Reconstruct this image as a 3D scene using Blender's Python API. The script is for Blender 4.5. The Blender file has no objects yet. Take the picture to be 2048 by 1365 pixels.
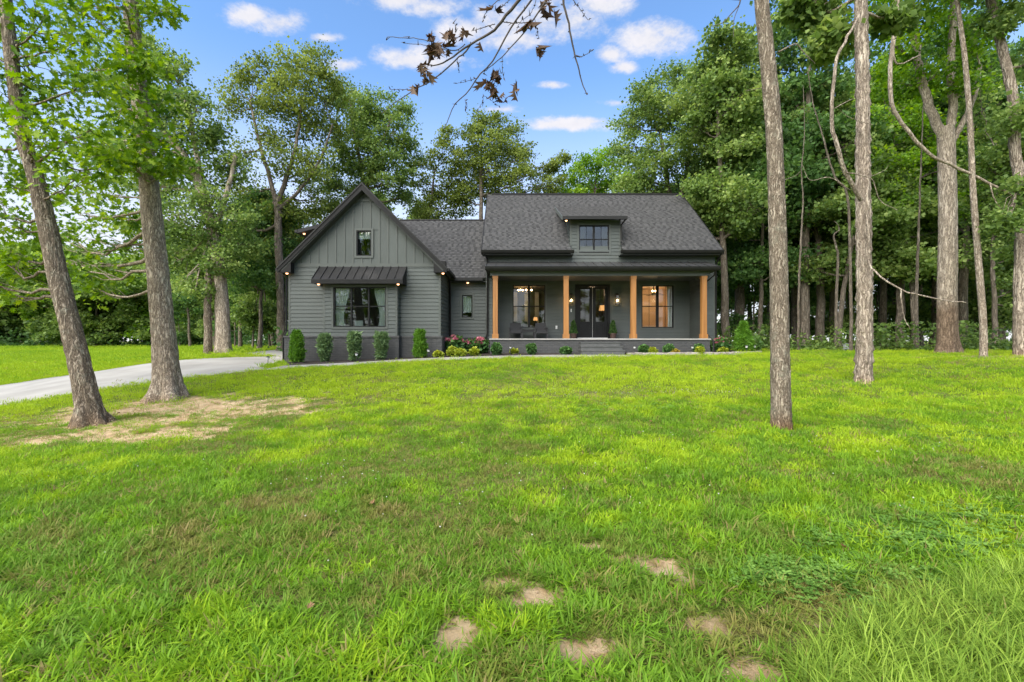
import bpy, math, random
import numpy as np
from mathutils import Vector

random.seed(7)
RNG = np.random.default_rng(11)
C = bpy.context.scene.collection
SC = bpy.context.scene
F, CU, CV, EYE = 910.0, 1024.0, 682.0, 1.5      # photograph's focal length in its own pixels, principal point, eye height

# ------------------------------------------------------------------ camera, sky, sun, exposure
cam = bpy.data.cameras.new("camera"); cam.sensor_width = 36.0; cam.lens = F / 2048 * 36.0
cam.clip_start = 0.05; cam.clip_end = 3000
co = bpy.data.objects.new("camera", cam); co.location = (0, 0, EYE); co.rotation_euler = (math.radians(90), 0, 0)
C.objects.link(co); SC.camera = co

SUN_EL, SUN_AZ = 47.0, 215.0                     # degrees; azimuth clockwise from +Y (the view direction)
SUN_STRENGTH, SKY_STRENGTH, EXPOSURE = 1.5, 0.05, 2.5
world = bpy.data.worlds.new("World"); SC.world = world; world.use_nodes = True
def build_world():
    nt = world.node_tree; nt.nodes.clear()
    N, L = nt.nodes.new, nt.links.new
    out = N('ShaderNodeOutputWorld'); bg = N('ShaderNodeBackground'); bg.inputs[1].default_value = SKY_STRENGTH
    sky = N('ShaderNodeTexSky'); sky.sky_type = 'NISHITA'; sky.sun_disc = False
    sky.sun_elevation = math.radians(SUN_EL); sky.sun_rotation = math.radians(SUN_AZ)
    sky.air_density = 1.0; sky.dust_density = 0.6; sky.ozone_density = 2.0
    tc = N('ShaderNodeTexCoord'); sep = N('ShaderNodeSeparateXYZ'); L(tc.outputs['Generated'], sep.inputs[0])
    def m(op, a, b=None, c=None):
        n = N('ShaderNodeMath'); n.operation = op
        for i, x in enumerate((a, b, c)):
            if x is None: continue
            if isinstance(x, (int, float)): n.inputs[i].default_value = x
            else: L(x, n.inputs[i])
        return n.outputs[0]
    zc = m('MAXIMUM', sep.outputs[2], 0.02)
    den = m('ADD', zc, 0.10)
    px = m('DIVIDE', sep.outputs[0], den); py = m('DIVIDE', sep.outputs[1], den)
    cmb = N('ShaderNodeCombineXYZ'); L(px, cmb.inputs[0]); L(py, cmb.inputs[1])
    # a few individual cumulus puffs in the part of the sky the photograph shows (direction of each, not screen position)
    puffs = [(500, 32, 60, 26), (560, 48, 75, 30), (800, 2, 80, 26), (860, 12, 80, 24), (940, 60, 80, 34), (1010, 52, 100, 46), (1090, 40, 110, 52), (1160, 38, 90, 46), (1030, 78, 95, 26), (815, 120, 70, 30), (875, 128, 80, 26), (1300, 78, 95, 40), (1340, 62, 60, 34), (1220, 108, 46, 24),
             (1140, 248, 105, 15), (1175, 242, 70, 12), (690, 130, 44, 18), (1000, 218, 44, 11), (1100, 170, 34, 10), (1230, 205, 40, 12), (1250, 135, 40, 14), (640, 75, 40, 12), (1200, 12, 80, 30)]
    nz = N('ShaderNodeTexNoise'); nz.inputs['Scale'].default_value = 11; nz.inputs['Detail'].default_value = 10; nz.inputs['Roughness'].default_value = 0.66
    mp0 = N('ShaderNodeMapping'); mp0.inputs['Scale'].default_value = (1, 1, 1.8); L(tc.outputs['Generated'], mp0.inputs[0]); L(mp0.outputs[0], nz.inputs['Vector'])
    nb = m('MULTIPLY', m('SUBTRACT', nz.outputs['Fac'], 0.5), 3.4)
    acc = None
    ax = m('DIVIDE', sep.outputs[0], m('MAXIMUM', sep.outputs[1], 0.05)); az = m('DIVIDE', sep.outputs[2], m('MAXIMUM', sep.outputs[1], 0.05))
    for (u, v, ru, rv) in puffs:
        dx = m('MULTIPLY', m('SUBTRACT', ax, (u - CU) / F), F / ru)
        dz = m('MULTIPLY', m('SUBTRACT', az, (CV - v) / F), F / rv)
        r = m('ADD', m('MULTIPLY', dx, dx), m('MULTIPLY', dz, dz))
        g = m('MULTIPLY', m('SUBTRACT', 1.0, m('SQRT', r)), 1.0)
        acc = g if acc is None else m('MAXIMUM', acc, g)
    front = m('GREATER_THAN', sep.outputs[1], 0.05)
    puff = m('MULTIPLY', m('ADD', acc, nb), front)
    mr = N('ShaderNodeMapRange'); mr.interpolation_type = 'SMOOTHSTEP'; L(puff, mr.inputs[0]); mr.inputs[1].default_value = -0.08; mr.inputs[2].default_value = 0.95
    # broken cloud elsewhere
    n2 = N('ShaderNodeTexNoise'); n2.inputs['Scale'].default_value = 0.9; n2.inputs['Detail'].default_value = 7; n2.inputs['Roughness'].default_value = 0.55
    L(cmb.outputs[0], n2.inputs['Vector'])
    mr2 = N('ShaderNodeMapRange'); mr2.interpolation_type = 'SMOOTHSTEP'; L(n2.outputs['Fac'], mr2.inputs[0]); mr2.inputs[1].default_value = 0.56; mr2.inputs[2].default_value = 0.74
    behind = m('LESS_THAN', sep.outputs[1], 0.3)
    c2 = m('MULTIPLY', mr2.outputs[0], behind)
    # pale low band of haze along the whole horizon
    hz = N('ShaderNodeMapRange'); hz.interpolation_type = 'SMOOTHSTEP'; L(sep.outputs[2], hz.inputs[0])
    hz.inputs[1].default_value = 0.52; hz.inputs[2].default_value = 0.10; hz.inputs[3].default_value = 0.0; hz.inputs[4].default_value = 0.85
    cl = m('MAXIMUM', mr.outputs[0], c2)
    tint = N('ShaderNodeMix'); tint.data_type = 'RGBA'; tint.blend_type = 'MULTIPLY'; tint.inputs[0].default_value = 1.0
    tint.inputs[7].default_value = SKY_TINT; L(sky.outputs[0], tint.inputs[6])
    mixh = N('ShaderNodeMix'); mixh.data_type = 'RGBA'; L(hz.outputs[0], mixh.inputs[0]); L(tint.outputs[2], mixh.inputs[6]); mixh.inputs[7].default_value = HAZE_COL
    n3 = N('ShaderNodeMix'); n3.data_type = 'RGBA'; L(nz.outputs['Fac'], n3.inputs[0]); n3.inputs[6].default_value = CLOUD_LO; n3.inputs[7].default_value = CLOUD_HI
    mixc = N('ShaderNodeMix'); mixc.data_type = 'RGBA'; L(cl, mixc.inputs[0]); L(mixh.outputs[2], mixc.inputs[6]); L(n3.outputs[2], mixc.inputs[7])
    L(mixc.outputs[2], bg.inputs[0]); L(bg.outputs[0], out.inputs[0])
SKY_TINT = (0.84, 1.03, 1.17, 1)
HAZE_COL = (3.7, 3.55, 3.75, 1)
CLOUD_LO, CLOUD_HI = (2.2, 2.35, 2.75, 1), (3.9, 3.75, 3.85, 1)
build_world()
sl = bpy.data.lights.new("sun", 'SUN'); sl.energy = SUN_STRENGTH; sl.angle = math.radians(75); sl.color = (1.0, 0.93, 0.80)
so = bpy.data.objects.new("sun", sl); C.objects.link(so)
_a, _e = math.radians(SUN_AZ), math.radians(SUN_EL)
_d = Vector((math.sin(_a) * math.cos(_e), math.cos(_a) * math.cos(_e), math.sin(_e)))
so.rotation_euler = _d.to_track_quat('Z', 'Y').to_euler(); so.location = _d * 60
SC.view_settings.view_transform = 'Standard'; SC.view_settings.look = 'None'; SC.view_settings.gamma = 1
SC.view_settings.exposure = EXPOSURE; SC.view_settings.use_curve_mapping = False
SC.cycles.max_bounces = 8; SC.cycles.diffuse_bounces = 4; SC.cycles.transmission_bounces = 6; SC.cycles.transparent_max_bounces = 12
SC.cycles.sample_clamp_indirect = 4; SC.cycles.use_denoising = True

# ------------------------------------------------------------------ numeric helpers
def P(u, v, Y):
    return ((u - CU) * Y / F, Y, EYE + (CV - v) * Y / F)

def hsh(ix, iy, iz, seed=0):
    n = (ix.astype(np.int64) * 73856093) ^ (iy.astype(np.int64) * 19349663) ^ (iz.astype(np.int64) * 83492791) ^ (seed * 2654435761 % (1 << 31))
    n = n & 0x7fffffff
    n = ((n >> 13) ^ n) & 0x7fffffff
    n = (n * ((n * n % 0x7fffffff * 15731 + 789221) & 0x7fffffff) + 1376312589) & 0x7fffffff
    return n / float(0x7fffffff)
def vnoise(x, y, z=None, seed=0):
    x = np.asarray(x, float); y = np.asarray(y, float); z = np.zeros_like(x) if z is None else np.asarray(z, float) + 0 * x
    ix, iy, iz = np.floor(x), np.floor(y), np.floor(z)
    fx, fy, fz = x - ix, y - iy, z - iz
    fx, fy, fz = fx * fx * (3 - 2 * fx), fy * fy * (3 - 2 * fy), fz * fz * (3 - 2 * fz)
    r = 0
    for dx in (0, 1):
        for dy in (0, 1):
            for dz in (0, 1):
                w = (fx if dx else 1 - fx) * (fy if dy else 1 - fy) * (fz if dz else 1 - fz)
                r = r + w * hsh(ix + dx, iy + dy, iz + dz, seed)
    return r
def fbm(x, y, z=None, seed=0, oct=4):
    s, a, t = 0, 0.5, 0
    for o in range(oct):
        s = s + a * vnoise(np.asarray(x) * 2 ** o, np.asarray(y) * 2 ** o, None if z is None else np.asarray(z) * 2 ** o, seed + o); t += a; a *= 0.5
    return s / t
def sstep(a, b, x):
    t = np.clip((x - a) / (b - a), 0, 1); return t * t * (3 - 2 * t)

# terrain: a thin-plate surface through surveyed points (x, y, height relative to the eye)
CTRL = np.array([
 (0,0,-1.5),(0,2,-1.5),(3,2.5,-1.46),(-3,2.5,-1.56),(0,6,-1.4),(4.16,7,-1.345),(-4,6,-1.55),(-8.16,8.8,-1.605),(-9.02,11.5,-1.49),
 (9.04,11.7,-1.067),(0,12,-1.06),(0,16,-.8),(5,15,-.83),(5,19,-.64),(0,18.5,-.66),(-4,17.5,-.75),(-7.85,15.8,-.97),(-9.5,19,-.88),
 (-4.9,19,-.76),(-3,20,-.66),(0,20.3,-.57),(9,20.3,-.58),(12,21,-.52),(17.2,18,-.514),(15.5,15,-.57),(16.7,15,-.5),(12,8,-1.2),(20,10,-.9),
 (-14,12.4,-1.74),(-19.7,17.5,-1.73),(-16.75,18.5,-1.24),(-15.1,19,-.96),(-14,20,-.8),(-14.6,23,-.66),(-12.5,13,-1.51),(-11.3,14,-1.32),(-8.4,15.6,-.995),
 (-30,30,-1.2),(-45,50,-.75),(-60,55,-.75),(-25,45,-.6),(-25,30,-.85),(15,26,-.5),(30,26,-.5),(25,40,-.4),(0,35,-.5),(-10,30,-.65),
 (40,15,-.6),(-40,0,-2.2),(40,0,-1.3),(0,-30,-1.9),(-40,-30,-2.5),(40,-30,-1.6),(0,70,-.4),(60,70,-.4),(-60,75,-.7)], float)
def _tps(r2): return np.where(r2 > 1e-12, 0.5 * r2 * np.log(np.maximum(r2, 1e-12)), 0)
def _fit():
    p, z = CTRL[:, :2] / 20, CTRL[:, 2]; n = len(p)
    d2 = ((p[:, None] - p[None]) ** 2).sum(2)
    A = np.zeros((n + 3, n + 3)); A[:n, :n] = _tps(d2) + 2e-4 * np.eye(n); A[:n, n] = 1; A[:n, n + 1:] = p; A[n:, :n] = A[:n, n:].T
    return np.linalg.solve(A, np.concatenate([z, np.zeros(3)]))
_W = _fit()
def ground(x, y):
    x = np.asarray(x, float); y = np.asarray(y, float); sh = x.shape
    xf, yf = x.ravel(), y.ravel(); out = np.zeros_like(xf)
    r = np.hypot(xf, yf - 15); k = sstep(55, 85, r)
    s = np.minimum(1, 80 / np.maximum(r, 1e-6)); xq, yq = xf * s / 20, (15 + (yf - 15) * s) / 20
    n = len(CTRL); p = CTRL[:, :2] / 20
    for i in range(0, len(xf), 20000):
        q = np.stack([xq[i:i + 20000], yq[i:i + 20000]], 1)
        d2 = ((q[:, None] - p[None]) ** 2).sum(2)
        out[i:i + 20000] = _tps(d2) @ _W[:n] + _W[n] + q @ _W[n + 1:]
    out = out * (1 - k) - 0.6 * k + EYE
    out = out + 0.035 * (fbm(xf * 0.9, yf * 0.9, seed=3, oct=3) - 0.5) * (1 - sstep(14, 18, yf) * (1 - sstep(24, 26, yf)))
    return out.reshape(sh)
def gz(x, y): return float(ground(np.array([x]), np.array([y]))[0])
def unproj(uv):
    uv = np.asarray(uv, float); a = (uv[:, 0] - CU) / F; b = (CV - uv[:, 1]) / F
    lo = np.full(len(uv), 1.0); done = np.zeros(len(uv), bool); hit = np.full(len(uv), 200.0)
    for Y in np.arange(1.0, 120, 0.15):
        below = (EYE + b * Y) < ground(a * Y, np.full(len(uv), Y))
        new = below & ~done; hit[new] = Y; done |= new
        if done.all(): break
    return np.stack([a * hit, hit], 1)
def inpoly(x, y, poly):
    inside = np.zeros(np.shape(x), bool); n = len(poly)
    for i in range(n):
        x0, y0 = poly[i]; x1, y1 = poly[(i + 1) % n]
        if y0 == y1: continue
        c = ((y0 > y) != (y1 > y)) & (x < (x1 - x0) * (y - y0) / (y1 - y0) + x0)
        inside ^= c
    return inside

# ------------------------------------------------------------------ object helpers
def wloc(o):
    v = Vector((0, 0, 0))
    while o is not None: v += o.location; o = o.parent
    return v
def tag(o, label=None, cat=None, group=None, kind=None):
    if label: o['label'] = label
    if cat: o['category'] = cat
    if group: o['group'] = group
    if kind: o['kind'] = kind
    return o
def thing(name, label, cat, loc, group=None):
    o = bpy.data.objects.new(name, None); o.location = loc; o.empty_display_size = 0.2; C.objects.link(o)
    return tag(o, label, cat, group)
def link_mesh(name, me, mat=None, parent=None, kind=None, smooth=False):
    o = bpy.data.objects.new(name, me); C.objects.link(o)
    if mat is not None and not me.materials: me.materials.append(mat)
    if parent is not None: o.parent = parent
    if smooth: me.polygons.foreach_set('use_smooth', np.ones(len(me.polygons), bool))
    if kind: o['kind'] = kind
    return o
def np_mesh(name, V, Fc, parent=None, off=None):
    """V (n,3); Fc (m,k) index array or list of such arrays"""
    if off is None: off = wloc(parent) if parent is not None else Vector((0, 0, 0))
    V = np.asarray(V, np.float32) - np.array(off, np.float32)
    Fs = Fc if isinstance(Fc, list) else [Fc]
    me = bpy.data.meshes.new(name)
    me.vertices.add(len(V)); me.vertices.foreach_set('co', V.ravel())
    nl = sum(f.size for f in Fs); npoly = sum(len(f) for f in Fs)
    me.loops.add(nl); me.polygons.add(npoly)
    me.loops.foreach_set('vertex_index', np.concatenate([f.ravel() for f in Fs]).astype(np.int32))
    st = []; s = 0
    for f in Fs:
        st.append(np.arange(len(f)) * f.shape[1] + s); s += f.size
    me.polygons.foreach_set('loop_start', np.concatenate(st).astype(np.int32))
    me.update(calc_edges=True); me.validate()
    return me
def fattr(me, name, vals):
    a = me.attributes.new(name, 'FLOAT', 'POINT'); a.data.foreach_set('value', np.asarray(vals, np.float32))

class MB:
    def __init__(s): s.v = []; s.f = []
    def poly(s, pts, faces):
        n = len(s.v); s.v += [tuple(p) for p in pts]; s.f += [tuple(i + n for i in f) for f in faces]; return s
    def box(s, x0, x1, y0, y1, z0, z1):
        return s.poly([(x0,y0,z0),(x1,y0,z0),(x1,y1,z0),(x0,y1,z0),(x0,y0,z1),(x1,y0,z1),(x1,y1,z1),(x0,y1,z1)],
                      [(0,3,2,1),(4,5,6,7),(0,1,5,4),(1,2,6,5),(2,3,7,6),(3,0,4,7)])
    def hexa(s, p):       # 8 points, bottom ring then top ring
        return s.poly(p, [(0,3,2,1),(4,5,6,7),(0,1,5,4),(1,2,6,5),(2,3,7,6),(3,0,4,7)])
    def extr(s, pts, d):  # polygon extruded by vector d
        n = len(pts); q = [(p[0]+d[0], p[1]+d[1], p[2]+d[2]) for p in pts]
        return s.poly(list(pts) + q, [tuple(range(n))[::-1], tuple(range(n, 2*n))] + [(i, (i+1) % n, n+(i+1) % n, n+i) for i in range(n)])
    def tube(s, pts, rad, k=8):
        pts = [Vector(p) for p in pts]; n0 = len(s.v); n = len(pts)
        if not hasattr(rad, '__len__'): rad = [rad] * n
        prev = None
        for i, p in enumerate(pts):
            t = (pts[min(i+1, n-1)] - pts[max(i-1, 0)]).normalized()
            a = prev if prev is not None else (Vector((1, 0, 0)) if abs(t.x) < 0.9 else Vector((0, 1, 0)))
            a = (a - t * a.dot(t)).normalized(); b = t.cross(a); prev = a
            for j in range(k):
                w = 2 * math.pi * j / k; s.v.append(tuple(p + (a * math.cos(w) + b * math.sin(w)) * rad[i]))
        for i in range(n - 1):
            for j in range(k):
                s.f.append((n0+i*k+j, n0+i*k+(j+1) % k, n0+(i+1)*k+(j+1) % k, n0+(i+1)*k+j))
        s.f.append(tuple(n0 + j for j in range(k))[::-1]); s.f.append(tuple(n0+(n-1)*k + j for j in range(k)))
        return s
    def lathe(s, c, prof, k=16):    # prof: (r, z) list
        n0 = len(s.v); n = len(prof)
        for r, z in prof:
            for j in range(k):
                w = 2*math.pi*j/k; s.v.append((c[0]+r*math.cos(w), c[1]+r*math.sin(w), c[2]+z))
        for i in range(n-1):
            for j in range(k): s.f.append((n0+i*k+j, n0+i*k+(j+1) % k, n0+(i+1)*k+(j+1) % k, n0+(i+1)*k+j))
        s.f.append(tuple(n0+j for j in range(k))[::-1]); s.f.append(tuple(n0+(n-1)*k+j for j in range(k)))
        return s
    def mesh(s, name, off=Vector((0, 0, 0))):
        me = bpy.data.meshes.new(name); me.from_pydata([(x-off[0], y-off[1], z-off[2]) for x, y, z in s.v], [], s.f); me.update(); return me
    def build(s, name, mat, parent=None, kind=None, smooth=False):
        return link_mesh(name, s.mesh(name, wloc(parent) if parent is not None else Vector((0, 0, 0))), mat, parent, kind, smooth)
def kids(o): return [c for c in KIDS.get(o.name, [])]
KIDS = {}
def dup(root, loc, rotz=0.0, scale=1.0, label=None):
    chs = list(root.children)
    r = root.copy(); C.objects.link(r); r.location = loc; r.rotation_euler = (0, 0, rotz)
    r.scale = (scale, scale, scale) if not hasattr(scale, '__len__') else scale
    if label: r['label'] = label
    for ch in chs:
        gcs = list(ch.children); c = ch.copy(); C.objects.link(c); c.parent = r
        for g in gcs:
            d = g.copy(); C.objects.link(d); d.parent = c
    return r

# ------------------------------------------------------------------ materials
def new_mat(name):
    m = bpy.data.materials.new(name); m.use_nodes = True; nt = m.node_tree; nt.nodes.clear()
    return m, nt, nt.nodes.new, nt.links.new
def ramp(N, stops):
    r = N('ShaderNodeValToRGB'); e = r.color_ramp.elements
    while len(e) < len(stops): e.new(0.5)
    for i, (p, c) in enumerate(stops): e[i].position = p; e[i].color = (*c, 1) if len(c) == 3 else c
    return r
def noisy(name, c1, c2, scale=8.0, rough=0.7, bump=0.0, bscale=None, stretch=(1, 1, 1), metallic=0.0, detail=5, spec=0.5, lo=0.3, hi=0.7, c3=None):
    m, nt, N, L = new_mat(name)
    out = N('ShaderNodeOutputMaterial'); b = N('ShaderNodeBsdfPrincipled'); b.inputs['Roughness'].default_value = rough; b.inputs['Metallic'].default_value = metallic
    b.inputs['Specular IOR Level'].default_value = spec
    tc = N('ShaderNodeTexCoord'); mp = N('ShaderNodeMapping'); mp.inputs['Scale'].default_value = stretch; L(tc.outputs['Object'], mp.inputs[0])
    n = N('ShaderNodeTexNoise'); n.inputs['Scale'].default_value = scale; n.inputs['Detail'].default_value = detail; L(mp.outputs[0], n.inputs['Vector'])
    st = [(lo, c1), (hi, c2)] if c3 is None else [(lo, c1), ((lo+hi)/2, c2), (hi, c3)]
    r = ramp(N, st); L(n.outputs['Fac'], r.inputs[0])
    oi = N('ShaderNodeObjectInfo'); hv = N('ShaderNodeHueSaturation'); L(r.outputs[0], hv.inputs['Color'])
    mr = N('ShaderNodeMapRange'); L(oi.outputs['Random'], mr.inputs[0]); mr.inputs[3].default_value = 0.93; mr.inputs[4].default_value = 1.07; L(mr.outputs[0], hv.inputs['Value'])
    L(hv.outputs[0], b.inputs['Base Color'])
    if bump:
        n2 = N('ShaderNodeTexNoise'); n2.inputs['Scale'].default_value = bscale or scale * 3; n2.inputs['Detail'].default_value = 6; L(mp.outputs[0], n2.inputs['Vector'])
        bp = N('ShaderNodeBump'); bp.inputs['Strength'].default_value = bump; bp.inputs['Distance'].default_value = 0.02; L(n2.outputs['Fac'], bp.inputs['Height']); L(bp.outputs[0], b.inputs['Normal'])
    L(b.outputs[0], out.inputs[0]); return m
def emit(name, col, strength):
    m, nt, N, L = new_mat(name); out = N('ShaderNodeOutputMaterial'); e = N('ShaderNodeEmission'); e.inputs[0].default_value = (*col, 1); e.inputs[1].default_value = strength
    L(e.outputs[0], out.inputs[0]); return m
def glass_mat(name, tint=(0.85, 0.9, 0.88), ior=1.52):
    m, nt, N, L = new_mat(name); out = N('ShaderNodeOutputMaterial'); fr = N('ShaderNodeFresnel'); fr.inputs[0].default_value = ior
    t = N('ShaderNodeBsdfTransparent'); t.inputs[0].default_value = (*tint, 1); g = N('ShaderNodeBsdfGlossy'); g.inputs['Roughness'].default_value = 0.0
    mu = N('ShaderNodeMath'); mu.operation = 'MULTIPLY'; mu.inputs[1].default_value = 2.0; mu.use_clamp = True; L(fr.outputs[0], mu.inputs[0])
    geo = N('ShaderNodeNewGeometry'); n = N('ShaderNodeTexNoise'); n.inputs['Scale'].default_value = 1.2; L(geo.outputs['Position'], n.inputs['Vector'])
    bp = N('ShaderNodeBump'); bp.inputs['Strength'].default_value = 0.04; bp.inputs['Distance'].default_value = 0.02; L(n.outputs['Fac'], bp.inputs['Height']); L(bp.outputs[0], g.inputs['Normal'])
    mx = N('ShaderNodeMixShader'); L(mu.outputs[0], mx.inputs[0]); L(t.outputs[0], mx.inputs[1]); L(g.outputs[0], mx.inputs[2]); L(mx.outputs[0], out.inputs[0]); return m
def leaf_mat(name, dark, mid, light, trans=0.35, rough=0.5, instancer=False):
    m, nt, N, L = new_mat(name); out = N('ShaderNodeOutputMaterial')
    at = N('ShaderNodeAttribute'); at.attribute_name = 'tint'
    if instancer: at.attribute_type = 'INSTANCER'
    r = ramp(N, [(0.0, dark), (0.5, mid), (1.0, light)]); L(at.outputs['Fac'], r.inputs[0])
    b = N('ShaderNodeBsdfPrincipled'); b.inputs['Roughness'].default_value = rough; b.inputs['Specular IOR Level'].default_value = 0.2; L(r.outputs[0], b.inputs['Base Color'])
    t = N('ShaderNodeBsdfTranslucent'); hv = N('ShaderNodeHueSaturation'); hv.inputs['Saturation'].default_value = 1.15; hv.inputs['Value'].default_value = 1.3; hv.inputs['Hue'].default_value = 0.49
    L(r.outputs[0], hv.inputs['Color']); L(hv.outputs[0], t.inputs[0])
    mx = N('ShaderNodeMixShader'); mx.inputs[0].default_value = trans; L(b.outputs[0], mx.inputs[1]); L(t.outputs[0], mx.inputs[2]); L(mx.outputs[0], out.inputs[0]); return m
def bark_mat(name, dark, mid, light, lichen=(0.30, 0.36, 0.30), lich=0.25, vs=26, foot=None, zs=.13):
    m, nt, N, L = new_mat(name); out = N('ShaderNodeOutputMaterial'); b = N('ShaderNodeBsdfPrincipled'); b.inputs['Roughness'].default_value = 0.9; b.inputs['Specular IOR Level'].default_value = 0.12
    tc = N('ShaderNodeTexCoord')
    w = N('ShaderNodeTexNoise'); w.inputs['Scale'].default_value = 7; w.inputs['Detail'].default_value = 3; L(tc.outputs['Object'], w.inputs['Vector'])
    wv = N('ShaderNodeVectorMath'); wv.operation = 'MULTIPLY_ADD'; L(w.outputs['Color'], wv.inputs[0]); wv.inputs[1].default_value = (.10, .10, .25); L(tc.outputs['Object'], wv.inputs[2])
    def nz(scale, z, d, r=.65):
        mp = N('ShaderNodeMapping'); mp.inputs['Scale'].default_value = (1, 1, z); L(wv.outputs[0], mp.inputs[0]); n = N('ShaderNodeTexNoise'); n.inputs['Scale'].default_value = scale; n.inputs['Detail'].default_value = d; n.inputs['Roughness'].default_value = r; L(mp.outputs[0], n.inputs['Vector']); return n.outputs['Fac']
    def mth(op, x, y):
        n = N('ShaderNodeMath'); n.operation = op
        for i, q in enumerate((x, y)):
            if isinstance(q, (int, float)): n.inputs[i].default_value = q
            else: L(q, n.inputs[i])
        return n.outputs[0]
    rid = mth('MULTIPLY', mth('ABSOLUTE', mth('SUBTRACT', nz(vs * .9, zs, 2), .5), 0), 5.0)          # 0 in the furrows
    rid = mth('MINIMUM', rid, 1.0)
    fine = nz(vs * 2.6, zs * 2.2, 6, .75); big = nz(vs * .22, .5, 4)
    h = mth('ADD', mth('MULTIPLY', rid, .42), mth('ADD', mth('MULTIPLY', fine, .55), mth('MULTIPLY', big, .18)))
    r = ramp(N, [(.28, dark), (.56, mid), (.86, light)]); L(h, r.inputs[0])
    ln = N('ShaderNodeTexNoise'); ln.inputs['Scale'].default_value = 5; ln.inputs['Detail'].default_value = 8; ln.inputs['Roughness'].default_value = 0.75; L(tc.outputs['Object'], ln.inputs['Vector'])
    lr = N('ShaderNodeMapRange'); L(ln.outputs['Fac'], lr.inputs[0]); lr.inputs[1].default_value = 0.53; lr.inputs[2].default_value = 0.66; lr.inputs[4].default_value = lich
    lm = mth('MULTIPLY', lr.outputs[0], mth('MINIMUM', mth('MULTIPLY', h, 1.3), 1.0))
    mx = N('ShaderNodeMix'); mx.data_type = 'RGBA'; L(lm, mx.inputs[0]); L(r.outputs[0], mx.inputs[6]); mx.inputs[7].default_value = (*lichen, 1); col = mx.outputs[2]
    if foot:
        at = N('ShaderNodeAttribute'); at.attribute_name = 'foot'; hv = N('ShaderNodeMix'); hv.data_type = 'RGBA'; hv.blend_type = 'MULTIPLY'; hv.inputs[0].default_value = 1; L(col, hv.inputs[6]); hv.inputs[7].default_value = (*foot, 1)
        m2 = N('ShaderNodeMix'); m2.data_type = 'RGBA'; L(at.outputs['Fac'], m2.inputs[0]); L(col, m2.inputs[6]); L(hv.outputs[2], m2.inputs[7]); col = m2.outputs[2]
    L(col, b.inputs['Base Color'])
    bp = N('ShaderNodeBump'); bp.inputs['Strength'].default_value = 1.0; bp.inputs['Distance'].default_value = 0.035; L(h, bp.inputs['Height']); L(bp.outputs[0], b.inputs['Normal'])
    L(b.outputs[0], out.inputs[0]); return m

M = {}
M['siding'] = noisy('siding_paint', (.060, .070, .063), (.073, .083, .075), 1.2, 0.62, 0.12, 90)
M['trim'] = noisy('trim_paint', (.069, .077, .068), (.079, .087, .078), 2.0, 0.6, 0.06, 60)
M['black'] = noisy('black_paint', (.011, .011, .011), (.018, .017, .016), 3, 0.6, spec=.2)
M['gutter'] = noisy('black_gutter', (.012, .012, .011), (.018, .017, .016), 3, 0.5, spec=.25)
M['metal'] = noisy('sheen_grey_metal_roof', (.050, .050, .050), (.070, .069, .068), 2.5, 0.42, 0.03, 10, metallic=0.35)  # grazing sheen on the porch roof lifted into this base colour
M['awning_metal'] = noisy('black_awning_metal', (.014, .014, .015), (.024, .023, .023), 2.5, 0.35, 0.03, 10, metallic=0.2)
M['soffit'] = noisy('dark_soffit', (.035, .038, .034), (.045, .048, .044), 3, 0.7)
M['cedar'] = noisy('cedar_wood', (.25, .098, .022), (.41, .185, .048), 9, 0.55, 0.15, 40, (1, 1, 0.07), lo=0.25, hi=0.75)
M['concrete'] = noisy('pale_concrete', (.215, .20, .176), (.325, .305, .272), 0.7, 0.85, 0.15, 60, detail=9)
M['slab'] = noisy('porch_slab', (.30, .285, .26), (.36, .34, .315), 3, 0.7)
M['step'] = noisy('step_concrete', (.075, .078, .074), (.10, .10, .096), 5, 0.8, 0.2, 60)
M['door'] = noisy('black_door_paint', (.008, .008, .008), (.012, .012, .012), 3, 0.4, spec=.25)
M['winframe'] = noisy('black_window_frame', (.010, .010, .010), (.016, .016, .016), 3, 0.5, spec=.2)
M['glass'] = glass_mat('window_glass')
M['mortar'] = noisy('painted_mortar', (.040, .041, .041), (.050, .051, .050), 10, 0.9)
M['brick'] = noisy('charcoal_painted_brick', (.052, .053, .053), (.085, .083, .080), 5.0, 0.75, 0.3, 70, (1, 1, 3))
M['warmwall'] = noisy('warm_interior_wall', (.55, .42, .30), (.60, .46, .34), 2, 0.8)
M['greywall'] = noisy('grey_interior_wall', (.10, .088, .074), (.13, .115, .095), 2, 0.8)
M['curtain'] = noisy('white_curtain', (.70, .70, .70), (.80, .80, .79), 4, 0.8)
M['bulb'] = emit('bulb_glow', (1.0, 0.55, 0.22), 9.0)
M['spot'] = emit('soffit_bulb_glow', (1.0, 0.50, 0.24), 0.8)
M['shade'] = emit('lamp_shade_glow', (1.0, 0.45, 0.16), 0.28)
M['lantern_glass'] = emit('lantern_glow', (1.0, 0.58, 0.26), 0.3)
M['wicker'] = noisy('dark_wicker', (.014, .014, .015), (.030, .029, .030), 60, 0.7, 0.4, 120)
M['cushion'] = noisy('charcoal_cushion', (.022, .022, .024), (.032, .032, .034), 12, 0.85)
M['potclay'] = noisy('brown_pot', (.060, .034, .025), (.085, .048, .034), 8, 0.6)
M['white'] = noisy('white_plastic', (.6, .6, .58), (.7, .7, .68), 8, 0.5)
M['galv'] = noisy('grey_utility_box', (.25, .27, .26), (.33, .35, .33), 8, 0.5)
M['stone'] = noisy('edging_stone', (.22, .19, .16), (.42, .38, .33), 7, 0.9, 0.6, 30, detail=8)
M['mulch'] = noisy('dark_mulch', (.010, .007, .005), (.040, .026, .018), 30, 0.95, 1.0, 60, detail=8)
M['steel'] = noisy('path_light_metal', (.03, .03, .03), (.05, .05, .05), 8, 0.4)

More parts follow.
